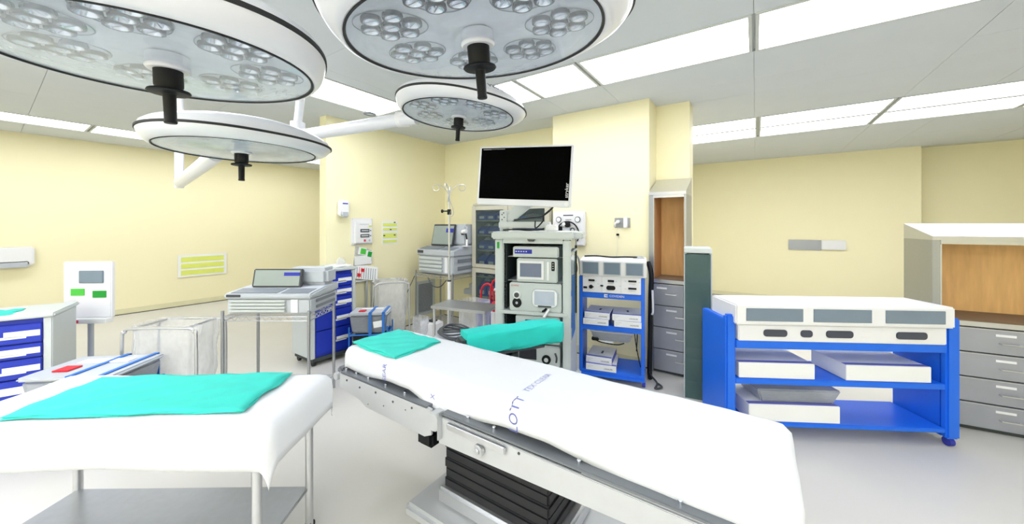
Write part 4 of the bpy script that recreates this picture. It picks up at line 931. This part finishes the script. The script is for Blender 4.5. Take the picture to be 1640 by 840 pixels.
# grey tote with blue straps
def tote(lab, loc, rz, s=1, lid=True):
    t = thing('tote_box', lab, 'tote box', loc, rz)
    w_, d_ = .48*s, .34*s
    MB().hexa([(-w_*.44, -d_*.44, .32), (w_*.44, -d_*.44, .32), (w_*.44, d_*.44, .32), (-w_*.44, d_*.44, .32)], [(-w_/2, -d_/2, .53), (w_/2, -d_/2, .53), (w_/2, d_/2, .53), (-w_/2, d_/2, .53)]).build('tub', M['film2'], t, bev=.02)
    MB().hexa([(-w_*.38, -d_*.38, .325), (w_*.38, -d_*.38, .325), (w_*.38, d_*.38, .325), (-w_*.38, d_*.38, .325)], [(-w_*.42, -d_*.42, .47), (w_*.42, -d_*.42, .44), (w_*.42, d_*.42, .49), (-w_*.42, d_*.42, .46)]).build('contents', M['charcoal'], t, bev=.02)
    B(-w_/2-.01, w_/2+.01, -d_/2-.01, d_/2+.01, .528, .555).build('lid', M['console'], t, bev=.012)
    B(-w_*.3, -w_*.12, -d_*.3, -d_*.05, .556, .566).build('red_tag', M['red'], t, bev=.003)
    B(-w_*.3, w_*.3, d_*.1, d_*.3, .555, .562).build('lid_rib', M['white'], t, bev=.003)
    for x in (w_*.05, w_*.40):
        l_ = MB(); 
        l_.box(x-.016, x+.016, -d_/2-.018, -d_/2-.012, .03, .56); l_.box(x-.016, x+.016, -d_/2-.018, d_/2+.018, .557, .563); l_.box(x-.016, x+.016, d_/2+.012, d_/2+.018, .03, .56)
        l_.build('blue_strap', M['strap'], t, bev=.002)
    fr = MB()
    for x in (-w_/2, w_/2):
        for y in (-d_/2, d_/2): fr.cyl((x, y, .03), (x, y, .40), .009, 8)
    for z in (.31, .06):
        for y in (-d_/2, d_/2): fr.cyl((-w_/2, y, z), (w_/2, y, z), .009, 8)
        for x in (-w_/2, w_/2): fr.cyl((x, -d_/2, z), (x, d_/2, z), .009, 8)
    fr.build('blue_frame', M['strap'], t)
    B(-w_*.42, w_*.42, -d_*.42, d_*.42, .07, .30).build('black_box', M['black'], t, bev=.01)
    mx = Matrix.Translation((w_*.25, -d_/2-.03, .25)) @ Matrix.Rotation(R(30), 4, 'Y'); MB().box(-.05, .05, 0, .003, -.04, .04, mx=mx).build('tag_card', M['paper'], t)
    mx = Matrix.Translation((w_*.28, -d_/2-.01, .43)) @ Matrix.Rotation(R(-8), 4, 'Y'); MB().box(-.06, .05, -.003, .003, -.035, .035, mx=mx).build('white_card', M['paper'], t)
    for x in (-w_/2, w_/2):
        for y in (-d_/2, d_/2): MB().cyl((x-.01, y, .02), (x+.01, y, .02), .02, 12).build('caster', M['rubber'], t)
    return t
tote('clear grey tote box with blue straps, behind the left end of the operating table', (-3.70, 2.55, 0), R(42), .86)

# ================================================================== left part of the picture (seen softly)
bt = thing('back_table', 'second table, steel-framed, under white sheet at lower left', 'table', (-2.19, .46, 0), R(35))
B(-.66, .60, -.23, .23, .70, .77).build('table_top', M['steell'], bt, bev=.006)
for x in (-.60, .54):
    for y in (-.19, .19): MB().cyl((x, y, .04), (x, y, .70), .018, 14).build('leg', M['steell'], bt)
    for y in (-.19, .19): MB().cyl((x-.014, y, .03), (x+.014, y, .03), .03, 14).build('caster', M['rubber'], bt)
B(-.60, .54, -.19, .19, .22, .235).build('lower_shelf', M['steel'], bt, bev=.003)
drape('sheet', 'white sheet over the second table at the lower left', 'sheet', -.70, .64, -.26, .26, .785, .05, [(-1, .60), (0, .63), (1, .6)], .65, .62, M['sheet'], loc=(-2.19, .46, 0), rz=R(35))
flatcloth('folded_towel', 'wide teal towel on the second table at the lower left', 'towel', -.46, .44, -.20, .17, 0, M['teal'], (-2.19, .48, .793), R(38), 3, 4)
drawer_cart('second royal blue drawer cart, cut off by the left picture edge', (-4.41, .04, 0), R(70), .55, .45, .90, (.2, .15, .2, .2, .25))
flatcloth('teal_cloth', 'teal cloth on the drawer cart at the left picture edge', 'cloth', -.2, .1, -.12, .12, 0, M['teal'], (-4.58, .06, .903), R(70), 2, 6)
tote('second grey tote box with blue straps, between drawer cart and hamper at lower left', (-3.86, .46, 0), R(40), 1.15)
hamper('second steel linen hamper, left of the second wire rack', 'clear liner bag in the second linen hamper at left', (-3.93, .90, 0), R(36), .56, .30, .74)
wire_rack('second chrome wire rack, carrying the low grey console at left', (-3.68, 1.13, 0), R(34), .72, .42, .80)
console('low wide grey console with flat screen on the second wire rack at left', (-3.665, 1.155, .803), R(34), 1.0, .5)
t = thing('chart_station', 'white board with grey display and two green labels on a wheeled post at left', 'equipment stand', (-4.92, .53, 0), R(38))
B(-.20, .20, 0, .04, .72, 1.22).build('board', M['white'], t, bev=.008); B(-.06, .14, -.012, 0, 1.03, 1.14).build('display', M['lcd'], t, bev=.004)
B(-.13, -.02, -.006, 0, .92, .98).build('green_label', M['green'], t); B(.05, .16, -.006, 0, .90, .96).build('dark_green_label', M['greend'], t)
MB().cyl((0, .03, .08), (0, .03, .74), .02, 14).build('post', M['console'], t); B(-.15, .2, -.05, .02, .68, .72).build('form_shelf', M['paper'], t, bev=.003); B(-.12, -.02, -.053, -.05, .685, .712).build('red_mark', M['redp'], t)
MB().cyl((0, .03, .04), (0, .03, .08), .2, 28).build('base', M['console'], t, bev=.01)
for a in range(4): q = R(90*a+45); MB().cyl((.15*math.cos(q)-.01, .03+.15*math.sin(q), .02), (.15*math.cos(q)+.01, .03+.15*math.sin(q), .02), .02, 12).build('caster', M['rubber'], t)
def notice(lab, y, z, x, w_, h_):
    t = thing('wall_sign', lab, 'sign', (x, y, z), R(90)); B(-w_/2, w_/2, -.006, 0, 0, h_).build('sheet', M['paper'], t)
    for k in range(3): B(-w_*.44, w_*.44, -.009, -.006, h_*(.08+.3*k), h_*(.30+.3*k)).build('yellow_row', M['ylw'], t)
notice('yellow-green notice on the far left wall of the bay', 2.45, .55, -8.99, .75, .42)
t = thing('wall_dispenser', 'white box dispenser on the far wall near the left picture edge', 'dispenser', (-8.99, .25, .95), R(90))
B(-.20, .20, -.1, 0, 0, .27).build('housing', M['white'], t, bev=.02); B(-.15, .15, -.11, -.08, -.03, .06).build('nozzle_cover', M['console'], t, bev=.01)

# ================================================================== right part of the picture
# wide blue bench-cart
bw = thing('instrument_bench', 'wide blue bench cart with a long white console at the right of the picture', 'equipment cart', (.50, 3.40, 0), R(30))
h = .78
for a, b in ((-h, -h+.07), (h-.09, h)):
    B(a, b, 0, .05, .06, .90).build('front_post', M['blue'], bw, bev=.012); B(a+.01, b-.01, .05, .40, .06, .86).build('side_panel', M['blue'], bw, bev=.006)
B(-h+.07, h-.09, 0, .04, .66, .72).build('front_bar', M['blue'], bw, bev=.004); B(-h+.07, h-.09, .01, .40, .40, .44).build('shelf', M['blue'], bw, bev=.004)
B(-h+.07, h-.09, .01, .40, .10, .13).build('bottom_shelf', M['blue'], bw, bev=.004); B(-h+.07, h-.09, .03, .40, .69, .715).build('console_shelf', M['blue'], bw)
for x in (-.75, .74):
    for y in (.04, .36): MB().cyl((x-.016, y, .03), (x+.016, y, .03), .03, 14).build('caster', M['inkblue'], bw)
MB().box(h-.0, h+.035, .1, .2, .08, .84).build('black_cable_duct', M['black'], bw, bev=.015)
bo = Vector((.50, 3.40, 0)); br = Matrix.Rotation(R(30), 3, 'Z')
cw = thing('generator_console', 'long white console with three wide grey screens on the wide blue bench', 'medical device', bo+br @ Vector((0, 0, .718)), R(30))
B(-.70, .68, -.01, .30, 0, .12).build('control_housing', M['white'], cw, bev=.006); B(-.73, .71, -.035, .32, .12, .265).build('screen_housing', M['white'], cw, bev=.010)
for x in (-.47, -.02, .45): B(x-.19, x+.19, -.041, -.034, .15, .24).build('screen', M['lcd'], cw, bev=.002)
for x, w_ in ((-.45, .08), (-.24, .04), (-.02, .09), (.45, .10)): MB().prism(rr(x, .06, w_*2, .05, .02, 4), -.018, -.008).build('oval_socket', M['ink'], cw, bev=.003)
def bcarton(lab, x, z, w_, d_, hg, y=.02):
    t = thing('carton', lab, 'carton', bo+br @ Vector((x, y, z)), R(30), 'white cartons on the wide blue bench')
    B(-w_/2, w_/2, 0, d_, 0, hg).build('box', M['paper'], t, bev=.003); B(-w_/2+.003, w_/2-.003, .01, .05, hg, hg+.0008).build('lilac_band', M['paperg'], t)
bcarton('left wide white carton on the upper shelf of the wide blue bench', -.42, .442, .52, .33, .11)
bcarton('right wide white carton on the upper shelf of the wide blue bench', .33, .442, .56, .33, .11)
bcarton('white carton on the bottom shelf of the wide blue bench', -.30, .132, .62, .33, .12)
t = thing('clear_tray', 'clear plastic tray on top of the bottom carton of the wide blue bench', 'tray', bo+br @ Vector((-.25, .06, .2535)), R(30))
MB().hexa([(-.25, 0, 0), (.25, 0, 0), (.25, .26, 0), (-.25, .26, 0)], [(-.29, -.02, .10), (.29, -.02, .10), (.29, .28, .10), (-.29, .28, .10)]).build('tray_body', M['film2'], t, bev=.01)
# second steel cabinet
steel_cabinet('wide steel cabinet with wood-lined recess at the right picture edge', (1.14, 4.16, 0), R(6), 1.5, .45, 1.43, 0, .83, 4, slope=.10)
# tall green-tinted cabinet beside it
t = thing('glass_cabinet', 'slim cabinet with green-tinted glass door between narrow steel cabinet and wide blue bench', 'cabinet', (-.527, 3.50, 0), R(8))
B(-.0, .02, 0, .35, 0, 1.30).build('side_wall', M['console'], t); B(.20, .22, 0, .35, 0, 1.30).build('side_wall', M['console'], t)
B(.0, .22, -.01, .36, 1.30, 1.34).build('top', M['offwhite'], t, bev=.005); B(.02, .20, .33, .35, 0, 1.30).build('back_wall', M['console'], t); B(0.02, .20, 0, .33, 0, .04).build('base', M['offwhite'], t)
for z in (.35, .68, .98): B(.02, .20, .02, .33, z, z+.012).build('shelf', M['console'], t)
B(.01, .21, -.008, -.002, .02, 1.29).build('glass_door', M['tealglass'], t)
t = thing('wall_outlet', 'small steel outlet plate on the far hall wall at right', 'outlet', (1.05, 9.09, 1.15))
B(-.5, .0, -.012, 0, -.1, .1).build('steel_plate', M['steel'], t, bev=.003); B(.0, .35, -.05, 0, -.08, .1).build('switch_box', M['white'], t, bev=.01)
